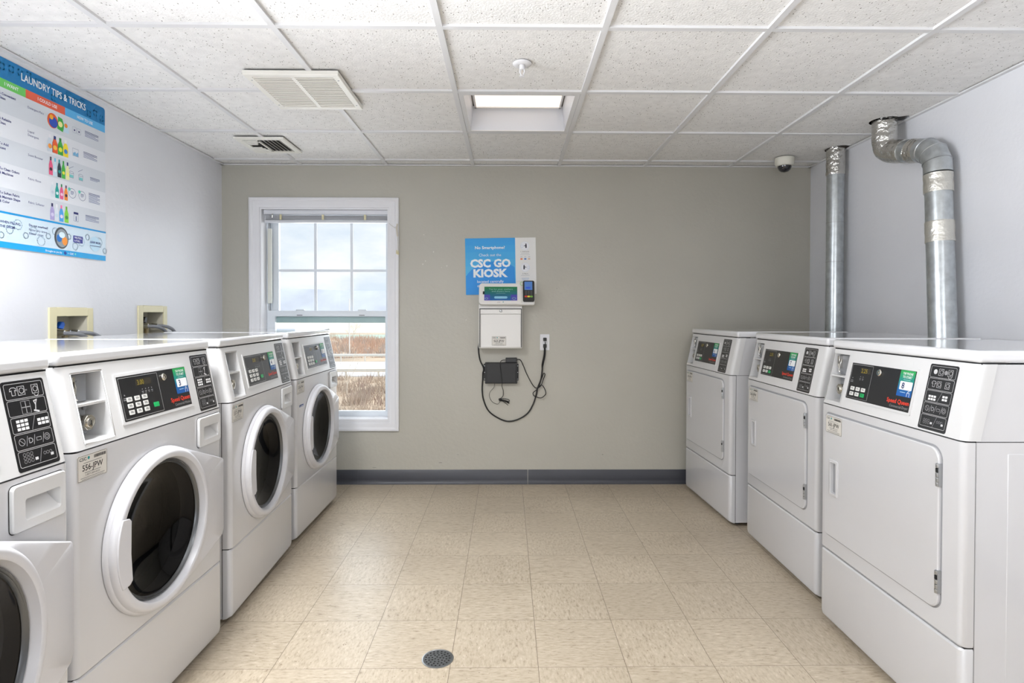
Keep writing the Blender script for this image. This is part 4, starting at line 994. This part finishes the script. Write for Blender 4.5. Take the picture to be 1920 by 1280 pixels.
# ================================================================== BACK WALL
# kiosk poster
def rot2(u, v, a=math.radians(1.1), c=(-.06, 1.556)): 
    ca, sa = math.cos(a), math.sin(a); x, y = u-c[0], v-c[1]; return c[0]+x*ca-y*sa, c[1]+x*sa+y*ca
def kp(u, v, h): x, z = rot2(u, v); return wallB(x, z, h)
def poster_back():
    x0, x1, xm, z0, z1 = -.311, .192, .045, 1.356, 1.757
    b = MB(ink((232, 232, 230))); b.box(x0, z0, .002, x1, z1, .006, None, kp)
    h = .0064; w_ = ink((238, 244, 248))
    n = 8; cs = [(62+i*6, 172+i*3, 232) for i in range(n)]
    zc = z0+.215
    for i in range(n):
        c = (int(40+i*8), int(160+i*5), 232); b.rect(x0, z1-(i+1)*(z1-z0)/n, xm, z1-i*(z1-z0)/n, kp, h, ink(c))
    # darker blue arch
    pts = [(x0, z0)]; 
    for i in range(25):
        a = PI-PI*i/24; u = -.105+.235*math.cos(a); v = z0+.03+.205*math.sin(a)
        if x0 <= u <= xm: pts.append((u, v))
    pts.append((xm, z0))
    b.flat(pts, kp, h+.0004, ink((0, 142, 226)))
    b.text('No Smartphone?', -.135, 1.680, .0200, kp, h+.0008, w_, 'c', .212, .024)
    b.text('Check out the', -.135, 1.628, .0195, kp, h+.0008, w_, 'c', .158)
    b.text('CSC GO', -.133, 1.552, .0540, kp, h+.0008, w_, 'c', .288, .045)
    b.text('KIOSK', -.133, 1.482, .0540, kp, h+.0008, w_, 'c', .245, .045)
    b.text('located centrally', -.135, 1.440, .0185, kp, h+.0008, w_, 'c', .188, .008)
    b.text('o', -.222, 1.410, .020, kp, h+.0008, w_, 'c', None, .008)
    nv = ink((34, 38, 60)); g = ink((150, 156, 170)); pb = ink((222, 230, 240))
    cx = .114
    for zc, s in ((1.697, 1), (1.545, -1)):
        b.disc(cx, zc, .031, kp, h, pb, 22); b.disc(cx, zc, .0285, kp, h+.0004, ink((236, 238, 242)), 22)
        fx = cx+.008*s
        b.disc(fx, zc+.014, .0042, kp, h+.0008, nv, 10); b.rect(fx-.005, zc-.014, fx+.005, zc+.010, kp, h+.0008, nv); b.stroke([(fx, zc+.006), (fx-.014*s, zc)], .004, kp, h+.0008, nv)
        b.stroke(rrect(cx-.022*s-.006, zc-.010, cx-.022*s+.008, zc+.008, .002, 2), .001, kp, h+.0008, ink((150, 180, 220)), True)
    b.text('1. Add funds', cx, 1.654, .0078, kp, h+.0004, nv, 'c', .060); b.rect(cx-.028, 1.645, cx+.028, 1.6465, kp, h+.0004, g); b.rect(cx-.034, 1.634, cx+.034, 1.6355, kp, h+.0004, g)
    for i, c in enumerate(((232, 110, 40), (30, 110, 190), (214, 180, 150))): b.rect(cx-.033+i*.027, 1.600, cx-.018+i*.027, 1.610, kp, h+.0004, ink(c)); b.rect(cx-.033+i*.027, 1.618, cx-.018+i*.027, 1.6205, kp, h+.0004, ink((120, 130, 170)))
    b.text('2. Pay it', cx, 1.497, .0078, kp, h+.0004, nv, 'c', .040); b.rect(cx-.032, 1.487, cx+.030, 1.4885, kp, h+.0004, g); b.rect(cx-.026, 1.466, cx+.026, 1.468, kp, h+.0004, ink((110, 150, 210))); b.rect(cx-.022, 1.456, cx+.022, 1.458, kp, h+.0004, ink((110, 150, 210)))
    b.build('kiosk_poster', smooth=0, recalc=False, label='blue and white kiosk poster on the back wall behind the payment terminal', cat='poster')
poster_back()

# payment kiosk
kt = thing('payment_kiosk', 'white wall-mounted payment kiosk with green screen and card reader', 'kiosk', (-.058, YB, .975))
o = Vector(kt.location)
def K(x, y, z): return (x-o.x, y-o.y, z-o.z)
kf = lambda u, v, h: K(u, 3.972-h, v)
b = MB(kiosk_w)
pf = [(YB-.001, .976), (3.978, .976), (3.974, .990), (3.974, 1.262), (3.982, 1.282), (YB-.001, 1.282)]
b.add([K(x, y, z) for x in (-.211, .091) for y, z in pf], [(0, 1, 2, 3, 4, 5)[::-1], (6, 7, 8, 9, 10, 11)]+[(i, (i+1) % 6, 6+(i+1) % 6, 6+i) for i in range(6)])
b.build('housing', kt, bevel=.003)
b = MB(dark); b.rect(-.206, 1.250, .086, 1.2545, kf, .0024); b.rect(-.205, .984, -.200, 1.250, kf, .0024); b.rect(.083, .984, .087, 1.25, kf, .0024); b.build('door_seam', kt, smooth=0)
b = MB(kiosk_w); b.prism([(-.200, 1.216), (.083, 1.216), (.083, 1.2485), (-.200, 1.2485)], kf, 0, .006); b.prism([(-.194, .985), (.081, .985), (.081, 1.214), (-.194, 1.214)], kf, -.002, .003); fd = b.build('front_door', kt, bevel=.0015)
MB(steel).lathe([(.010, .006), (.010, .010), (.007, .012), (.0001, .012)], lambda a, c, h: kf(-.057+a, 1.237+c, h), 18).build('lock', fd)
asset_tag('563-JPW', -.120, 1.061, kf, .0042, 1.0, .100, .064).build('asset_tag', kt, smooth=0, recalc=False, label='rectangular tag printed 563-JPW')
# slanted head: face leans back
HA = math.radians(16)
def hd(u, v, h):   # v measured on the face from its lower edge at z 1.283
    s = (v-1.283)/math.cos(HA)*1.0
    return K(u, 3.938+s*math.sin(HA)-h*math.cos(HA), 1.283+s*math.cos(HA)+h*math.sin(HA))
b = MB(kiosk_w)
sh = []
for cx, cy, a, r in ((.070, 1.303, -PI/2, .018), (.176-.018, 1.303-.0, 0, 0),): pass
outl = rrect(-.209, 1.283, .088, 1.430, .022, 5)
b.prism(outl, hd, -.034, 0); 
b.prism(rrect(.05, 1.281, .177, 1.448, .014, 4), hd, -.030, -.002)
b.box(*K(-.16, 3.975, 1.285), *K(.06, YB-.0085, 1.40)); hdo = b.build('head', kt, bevel=.003)
b = MB(mat('screen_top', (22, 84, 52), .2, emit=(24, 96, 60), es=.5))
sx0, sx1, sz0, sz1 = -.172, .056, 1.309, 1.405
n = 6
for i in range(n):
    c = (int(20-2*i), int(92-4*i), int(56+14*i)); m = mat('screen_%d' % i, c, .2, emit=c, es=.5)
    b.rect(sx0, sz1-(i+1)*(sz1-sz0)/n, sx1, sz1-i*(sz1-sz0)/n, hd, .0012, m)
lt = mat('screen_text', (120, 170, 160), .3, emit=(120, 170, 160), es=.35); pu = mat('screen_purple', (48, 44, 130), .3, emit=(48, 44, 130), es=.5)
b.text('Tap for your washers', -.058, 1.384, .0085, hd, .0018, lt, 'c', .165); b.text('and dryers here', -.058, 1.369, .0085, hd, .0018, lt, 'c', .125)
b.rect(-.09, 1.358, -.026, 1.3592, hd, .0018, lt)
b.flat(rrect(-.103, 1.322, -.012, 1.338, .0078), hd, .0018, mat('screen_button', (110, 160, 180), .3, emit=(110, 160, 180), es=.4))
b.rect(sx0, sz0, sx0+.040, sz0+.040, hd, .0016, pu); b.rect(sx1-.044, sz0, sx1, sz0+.040, hd, .0016, pu)
b.ring(sx1-.022, sz0+.014, .012, .002, hd, .002, lt, 12, ry=.007); b.ring(sx0+.016, sz0+.014, .010, .002, hd, .002, lt, 12, ry=.006)
b.build('screen', hdo, smooth=0, recalc=False)
MB(dark).box(-.182, -.001, 1.352, -.170, .003, 1.372, None, lambda x, y, z: hd(x, z, y)).build('camera_port', hdo)
b = MB(ink((60, 64, 66))); b.text('CSC', -.060, 1.2945, .0055, hd, .0006, None, 'r', .022); b.flat([(-.045, 1.299), (-.041, 1.294), (-.036, 1.300), (-.042, 1.303)], hd, .0006, ink((20, 140, 130))); b.build('logo', hdo, smooth=0, recalc=False)
b = MB(ink((150, 214, 130))); b.ring(.088, 1.427, .012, .003, hd, .0022, None, 10, PI*.2, PI*1.7); b.build('reader_mark', hdo, smooth=0, recalc=False)
b = MB(boxblk); b.prism(rrect(.095, 1.300, .174, 1.442, .010, 4), hd, -.004, .022); cr = b.build('card_reader', kt, bevel=.003)
b = MB(mat('reader_screen', (60, 96, 150), .2, emit=(70, 110, 170), es=.5)); b.rect(.106, 1.376, .160, 1.434, hd, .0228); b.rect(.116, 1.385, .146, 1.397, hd, .0232, mat('reader_blue', (30, 70, 170), .3, emit=(30, 70, 170), es=.5)); b.build('reader_screen', cr, smooth=0, recalc=False)
for i in range(3):
    for j in range(3): MB(mat('pinkey', (70, 70, 72), .5)).prism(rrect(.110+i*.018, 1.340+j*.011, .123+i*.018, 1.348+j*.011, .002, 2), hd, .021, .0235).build('key', cr)
for i, c in enumerate(((214, 54, 44), (236, 214, 60), (110, 170, 60))): MB(mat('reader_key_%d' % i, c, .4)).prism(rrect(.107+i*.019, 1.325, .124+i*.019, 1.336, .002, 2), hd, .021, .0240).build('key', cr, label=('red key', 'yellow key', 'green key')[i])

# wall outlet
ot = thing('wall_outlet', 'white double wall outlet to the right of the payment kiosk', 'outlet', (.255, YB, 1.015))
b = MB(trimw); b.prism(rrect(-.034, -.057, .034, .057, .004), lambda u, v, h: (u, -h, v), 0, .006); b.build('cover_plate', ot, bevel=.0015)
for z in (-.024, .022):
    b = MB(trimw); b.lathe([(.0165, .0055), (.0165, .0075), (.0001, .0075)], lambda a, c, h: (a, -h, z+c*.85), 20)
    for x in (-.006, .006): b.box(x-.001, -.0082, z, x+.001, -.0078, z+.008, dark)
    b.build('socket', ot)
# cables, y depth off the wall
def yz(p, y): return [(x, y, z) for x, z in p]
def cable(name, pts, r, own, extra=None):
    b = MB(blackc); b.tube(spline(pts, 6), r, 8)
    if extra: extra(b)
    return b.build(name, parent=own, loc=tuple(-v for v in own.location), smooth=60)
power = [(-.205, 1.05), (-.213, 1.00), (-.218, .965), (-.207, .89), (-.181, .829), (-.186, .794), (-.188, .748), (-.191, .673), (-.181, .602), (-.146, .526), (-.08, .476), (-.01, .451), (.061, .463), (.131, .506), (.172, .572), (.194, .638), (.204, .688), (.227, .749), (.237, .819), (.237, .855), (.249, .920), (.252, .965)]
pp = [(x, YB-.012 if 0 < i < 20 else YB-.022, z) for i, (x, z) in enumerate(power)]
def plugx(z0, z1): 
    def f(b):
        b.prism(rrect(.243, z0, .267, z1, .004), wallB, .0075, .030); b.tube([(.252, YB-.022, z0-.014), (.254, YB-.020, z0+.002)], .006, 8, rs=[.004, .009])
    return f
cable('power_cord', pp, .0050, kt, extra=plugx(.977, 1.003))
bc = [(.055, .891), (.08, .889), (.101, .85), (.126, .789), (.171, .708), (.200, .689), (.228, .708), (.248, .760), (.256, .786), (.248, .795), (.238, .775), (.222, .735), (.200, .683), (.178, .662), (.171, .650), (.182, .632), (.227, .620), (.258, .640), (.262, .660), (.252, .688), (.232, .713), (.214, .700), (.226, .745), (.234, .809), (.246, .870), (.258, .930), (.257, 1.020)]
bp = [(x, YB-(.020 if i % 2 else .026) if i > 4 else YB-.012, z) for i, (x, z) in enumerate(bc)]
# network box
nb = thing('network_box', 'black rectangular box mounted on the wall under the kiosk', 'electronics box', (-.052, YB, .797))
nf = lambda u, v, h: (u+.052, -h, v-.797)
MB(boxblk).prism(rrect(-.170, .724, .058, .872, .004), nf, .002, .045).build('case', nb, bevel=.003)
MB(boxblk).prism(rrect(-.160, .730, .048, .866, .003), nf, .044, .048).build('lid', nb, bevel=.002)
for x0, x1 in ((-.181, -.168), (.056, .068)):
    b = MB(boxblk); b.prism([(x0, .742), (x1, .742), (x1, .860), (x0, .860)], nf, .001, .008)
    for z in (.752, .800, .846): b.disc((x0+x1)/2, z, .003, nf, .0084, steel, 8)
    b.build('mounting_ear', nb)
ad = thing('power_adapter', 'small black power adapter resting on top of the black network box', 'adapter', (.010, YB, .889))
MB(boxblk).prism(rrect(-.034, -.0165, .046, .0165, .003), lambda u, v, h: (u, -h, v), .004, .034).build('adapter_case', ad, bevel=.002)
MB(mat('adapter_label', (50, 50, 52), .5)).rect(-.026, -.009, .036, .009, lambda u, v, h: (u, -h, v), .0345).build('adapter_label', ad, smooth=0)
th = [(-.026, YB-.02, .889), (-.053, YB-.030, .886), (-.062, YB-.054, .866), (-.058, YB-.054, .819), (-.049, YB-.054, .738), (-.050, YB-.040, .705), (-.041, YB-.014, .668), (-.043, YB-.012, .632), (-.063, YB-.012, .610)]
cable('adapter_cord', bp, .0030, ad, extra=lambda b: b.prism(rrect(.243, 1.024, .267, 1.048, .004), wallB, .0075, .032))
cable('output_lead', th, .0022, ad)
th2 = [(-.101, YB-.020, .724), (-.108, YB-.012, .693), (-.136, YB-.010, .658), (-.138, YB-.010, .622), (-.116, YB-.010, .587), (-.080, YB-.010, .574), (-.063, YB-.012, .595)]
cable('data_lead', th2, .0014, nb)
b = MB(blackc)
for k, pts in enumerate(([(-.075, .605), (-.045, .613), (-.004, .606), (.001, .592), (-.030, .600), (-.070, .598)], [(-.072, .600), (-.040, .603), (-.002, .588), (-.020, .590), (-.060, .606), (-.074, .612)], [(-.066, .604), (-.035, .590), (-.006, .566)], [(-.060, .609), (-.030, .596), (-.004, .580), (-.002, .585), (-.05, .602)])):
    b.tube(spline([(x, YB-.010-.004*(k % 3)-.002*(i % 2), z) for i, (x, z) in enumerate(pts)], 5), .0022, 6)
b.tube([(-.062, YB-.012, .596), (-.060, YB-.012, .614)], .008, 8)
b.build('tied_lead_bundle', parent=ad, loc=tuple(-v for v in ad.location), smooth=60)

# ================================================================== CEILING FIXTURES
lens_m = mat('troffer_lens', (255, 240, 222), .5, emit=(255, 240, 224), es=1.02)
def troffer(i, j, pw, lab):
    cx, cy = GX0+G*(i+.5), GY0+G*(j+.5); t = thing('ceiling_troffer', lab, 'ceiling light', (cx, cy, CEIL))
    s0 = G/2-.013; a = s0-.024; c = .245; hz = .125
    b = MB(tbar)
    sq = lambda q, z: [(-q, -q, z), (q, -q, z), (q, q, z), (-q, q, z)]
    b.loft([sq(s0, .001), sq(s0, -.001), sq(a, -.001), sq(a, .006)], True, False); b.build('trim_frame', t, smooth=0)
    b = MB(mat('reflector_white', (208, 212, 220), .45)); b.loft([sq(a, .003), sq(c+.012, hz-.008), sq(c+.012, hz+.012)], True, False); b.build('reflector', t, smooth=0)
    b = MB(lens_m); b.box(-c, -c, hz, c, c, hz+.01); b.build('lens', t, bevel=.002)
    b = MB(tbar); 
    for q in (((-c, -c), (c, -c+.012)), ((-c, c-.012), (c, c)), ((-c, -c), (-c+.01, c)), ((c-.01, -c), (c, c))): b.box(q[0][0], q[0][1], hz-.006, q[1][0], q[1][1], hz)
    b.build('lens_rim', t)
    MB(mat('housing_dark', (120, 120, 120), .6)).box(-s0+.01, -s0+.01, hz+.02, s0-.01, s0-.01, hz+.06).build('housing', t)
    if pw:
        l = lamp('troffer_fill', 'AREA', (0, 0, hz-.012), pw, (.97, .98, 1), (0, 0, 0), c*1.8); l.parent = t  # fill lamp, carried only by the two added unseen troffers
    return t
labs = ['square recessed ceiling light with a glowing warm lens', 'added recessed ceiling light out of view on the left', 'added recessed ceiling light out of view on the right']
for (i, j), pw, lab in zip(TROFFERS, TROFFER_POWER, labs): troffer(i, j, pw, lab)

# exhaust grille
g = thing('exhaust_grille', 'large white louvred exhaust grille on the ceiling', 'vent', (-.948, 2.702, CEIL))
gw, gd = .206, .211; zt = -.020
b = MB(grille_m); fr = .030
R_ = lambda q, z: [(-gw+q, -gd+q, z), (gw-q, -gd+q, z), (gw-q, gd-q, z), (-gw+q, gd-q, z)]
b.loft([R_(0, -.001), R_(0, zt+.002), R_(.002, zt), R_(fr-.002, zt), R_(fr, zt+.002), R_(fr, -.002)], True, False)
b.box(-.009, -gd+fr, zt, .009, gd-fr, zt+.005)
b.build('frame', g)
MB(mat('slat_gap_shade', (70, 66, 60), .8)).box(-gw+.01, -gd+.01, -.004, gw-.01, gd-.01, -.002).build('backing', g)  # dark backing paints the shadow between the slats
for x0, x1 in ((-gw+fr, -.009), (.009, gw-fr)):
    b = MB(mat('louvre_white', (236, 232, 222), .45)); n = 20
    for k in range(n):
        y = -gd+fr+.004+k*(2*gd-2*fr-.004)/n; b.add([(x0, y, zt+.0016), (x1, y, zt+.0016), (x1, y+.0095, zt+.000), (x0, y+.0095, zt+.000), (x0, y+.001, zt+.0026), (x1, y+.001, zt+.0026), (x1, y+.0105, zt+.001), (x0, y+.0105, zt+.001)], [(0, 1, 2, 3), (7, 6, 5, 4), (0, 4, 5, 1), (3, 2, 6, 7)])
    b.build('louvre_bank', g, smooth=0)
for x in (-gw+.015, gw-.015):
    for y in (-.15, .15): MB(steel).ball((x, y, zt), .004, sz=.5).build('screw', g)
# small diffuser
g = thing('supply_diffuser', 'small white ceiling diffuser with dark angled slots near the window', 'vent', (-1.495, 3.585, CEIL))
gw, gd = .148, .158; zt = -.012
b = MB(grille_m); fr = .034
R_ = lambda q, z: [(-gw+q, -gd+q, z), (gw-q, -gd+q, z), (gw-q, gd-q, z), (-gw+q, gd-q, z)]
b.loft([R_(0, -.001), R_(0, zt+.002), R_(.002, zt), R_(fr-.002, zt), R_(fr, zt+.002), R_(fr, -.002)], True, False)
b.build('frame', g)
MB(mat('diffuser_dark', (40, 38, 36), .9)).box(-gw+.01, -gd+.01, -.003, gw-.01, gd-.01, -.002).build('backing', g)
b = MB(grille_m)
for k in range(6):       # blades facing the right side
    x = -.02+k*.024; b.add([(x, -gd+fr, zt+.009), (x, gd-fr, zt+.009), (x+.009, gd-fr, zt), (x+.009, -gd+fr, zt), (x+.002, -gd+fr, zt+.009), (x+.002, gd-fr, zt+.009), (x+.011, gd-fr, zt), (x+.011, -gd+fr, zt)], [(0, 1, 2, 3), (7, 6, 5, 4), (0, 4, 5, 1), (3, 2, 6, 7)])
b.build('blade_bank', g, smooth=0)
b = MB(grille_m)
for k in range(4):
    q = .012+k*.024; b.box(-gw+fr, -gd+fr+q, zt, -.02-k*.012, -gd+fr+q+.016, zt+.003); b.box(-gw+fr, gd-fr-q-.016, zt, -.02-k*.012, gd-fr-q, zt+.003)
b.box(-.028, -gd+fr, zt, -.020, gd-fr, zt+.004)
b.build('blade_bank', g, smooth=0)
# sprinkler
t = thing('fire_sprinkler', 'white pendent fire sprinkler head on the ceiling', 'sprinkler', (.053, 2.420, CEIL+.004)); up = lambda a, c, h: (a, c, -h)
MB(trimw).lathe([(.040, 0), (.040, .003), (.034, .008), (.018, .010), (.013, .008)], up, 28).build('escutcheon', t)
b = MB(trimw); b.lathe([(.0115, .004), (.012, .022), (.009, .026), (.0001, .026)], up, 14); b.tube([(-.008, 0, -.024), (-.010, 0, -.036), (-.003, 0, -.052)], .0022, 6); b.tube([(.008, 0, -.024), (.010, 0, -.036), (.003, 0, -.052)], .0022, 6); b.build('body', t)
MB(mat('bulb_clear', (200, 190, 180), .2)).tube([(0, 0, -.026), (0, 0, -.050)], .002, 8).build('glass_bulb', t)
MB(trimw).lathe([(.0001, .052), (.010, .052), (.013, .055), (.010, .056), (.0001, .056)], up, 16).build('deflector', t)
# dome camera
t = thing('dome_security_camera', 'white dome security camera with dark bubble on the ceiling at right', 'camera', (1.852, 3.840, CEIL))
MB(mat('camera_cream', (232, 230, 218), .4)).lathe([(.0001, 0), (.060, 0), (.062, .006), (.060, .040), (.053, .052), (.044, .055)], up, 36).build('base', t, smooth=40)
MB(mat('camera_bubble', (22, 22, 30), .08, coat=1)).lathe([(.044, .052), (.043, .064), (.036, .080), (.022, .092), (.0005, .096)], up, 32).build('dome', t, smooth=80)
# ceiling stain flap
b = MB(mat('torn_brown', (140, 118, 92), .9)); b.add([(1.89, 2.085, CEIL-.005), (1.985, 2.09, CEIL-.0045), (1.98, 2.10, CEIL-.005), (1.93, 2.097, CEIL-.012), (1.90, 2.10, CEIL-.009)], [(0, 1, 2, 3, 4)])
b.build('torn_tape', smooth=0, label='small brown torn strip hanging from the ceiling grid at upper right', cat='tape')

# ================================================================== DUCTS
def arc(c, a0, a1, r, ax, n=8):  # in the (ax, z) plane
    return [(c[0]+(r*math.cos(a0+(a1-a0)*k/n) if ax == 'x' else 0), c[1]+(r*math.cos(a0+(a1-a0)*k/n) if ax == 'y' else 0), c[2]+r*math.sin(a0+(a1-a0)*k/n)) for k in range(n+1)]
d1 = thing('dryer_vent_duct', 'straight galvanised vent duct rising behind dryer 6 to the ceiling', 'duct', (2.083, 3.640, 0))
MB(galv).tube([(0, 0, .35), (0, 0, 2.12)], .051, 32).build('duct_pipe', d1)
def crinkle(b, path, r, seed):
    rr = random.Random(seed); n = len(path); P = spline(path, 5)
    b.tube(P, r, 30, rs=[r+rr.uniform(-.0012, .0016) for _ in P])
b = MB(foil); crinkle(b, [(0, 0, 2.105), (0, 0, 2.16), (0, 0, 2.22), (0, 0, 2.285)], .0545, 1); b.build('foil_tape_band', d1)
b = MB(steel)
for z in (1.80, 1.55): b.lathe([(.0518, 0), (.0522, .002), (.0518, .004)], lambda a, c, h: (a, c, z+h), 30)
b.build('seam_ring', d1)
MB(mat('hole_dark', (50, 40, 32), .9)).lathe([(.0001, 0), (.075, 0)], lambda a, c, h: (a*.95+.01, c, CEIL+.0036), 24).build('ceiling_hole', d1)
# second duct with the offset
d2 = thing('dryer_vent_duct', 'offset galvanised vent duct with foil-taped elbows behind dryer 8', 'duct', (2.072, 0, 0))
yv, yc2, R2 = 2.750, 3.107, .085; r2 = .0565
low = [(-.008, yv-.095, .35), (0, yv, 1.885)]
MB(galv).tube([low[0], (-.002, yv-.027, 1.45), low[1]], r2, 36, rs=[.060, .058, .0565]).build('duct_pipe', d2)
ztop = 1.905; zh = 2.035
# gored elbow from vertical to the sloping run
el = [(0, yv, 1.90), (0, yv+.005, 1.955), (0, yv+.030, 2.000), (0, yv+.075, 2.030), (0, yv+.12, 2.043)]
b = MB(galv); b.tube(el, r2+.002, 36, rs=[.060, .060, .061, .060, .059]); b.build('elbow', d2, smooth=20)
b = MB(steel)
for k in (1, 2, 3):
    P = Vector(el[k]); T = (Vector(el[k+1])-Vector(el[k-1])).normalized(); b.tube([P-T*.0025, P, P+T*.0025], .0625, 36, rs=[.060, .0635, .060])
b.build('elbow_seam', d2)
run0 = Vector((0, yv+.12, 2.043)); run1 = Vector((-.010, yc2-.075, 2.085))
MB(galv).tube([tuple(run0), tuple(run1)], .057, 36).build('cross_pipe', d2)
def lp(t_): return tuple(run0.lerp(run1, t_))
b = MB(foil); crinkle(b, [lp(-.05), lp(.15), lp(.32)], .0595, 3); b.build('foil_tape_band', d2)
e2 = [lp(.62), lp(.85), (-.012, yc2-.040, 2.095), (-.02, yc2-.012, 2.115), (-.024, yc2, 2.15), (-.026, yc2+.002, 2.20), (-.026, yc2+.002, 2.295)]
b = MB(foil); crinkle(b, e2, .0605, 4); b.build('foil_wrapped_elbow', d2)
for z0, z1, s in ((1.805, 1.895, 5), (1.565, 1.665, 6)):
    f0 = lambda z: (-.008+.008*(z-.35)/1.535, yv-.095*(1-(z-.35)/1.535) if z < 1.45 else yv-.027*(1-(z-1.45)/.435), z)
    b = MB(mat('foil_tape_smooth', (214, 212, 204), .34, .85, bump=.35, bscale=60)); crinkle(b, [f0(z0), f0((z0+z1)/2), f0(z1)], .0600, s); b.build('foil_tape_band', d2)

# floor drain
t = thing('floor_drain', 'round perforated steel drain cover set in the floor', 'drain', (-.250, 2.006, 0))
b = MB(steel); b.lathe([(.056, 0), (.056, .0015), (.052, .0022), (.051, .0008)], lambda a, c, h: (a, c, h), 40); b.build('rim', t)
b = MB(mat('drain_plate', (128, 130, 132), .35, .9, var=.2, vscale=60)); b.lathe([(.052, .0006), (.051, .0014), (.0001, .0016)], lambda a, c, h: (a, c, h), 40)
for R_, n in ((.009, 4), (.020, 9), (.031, 14), (.042, 19)):
    for k in range(n):
        a = 2*PI*k/n+R_*40; b.disc(R_*math.cos(a), R_*math.sin(a), .0034, ident, .0019, dark, 8)
b.build('perforated_plate', t, smooth=0, recalc=False)
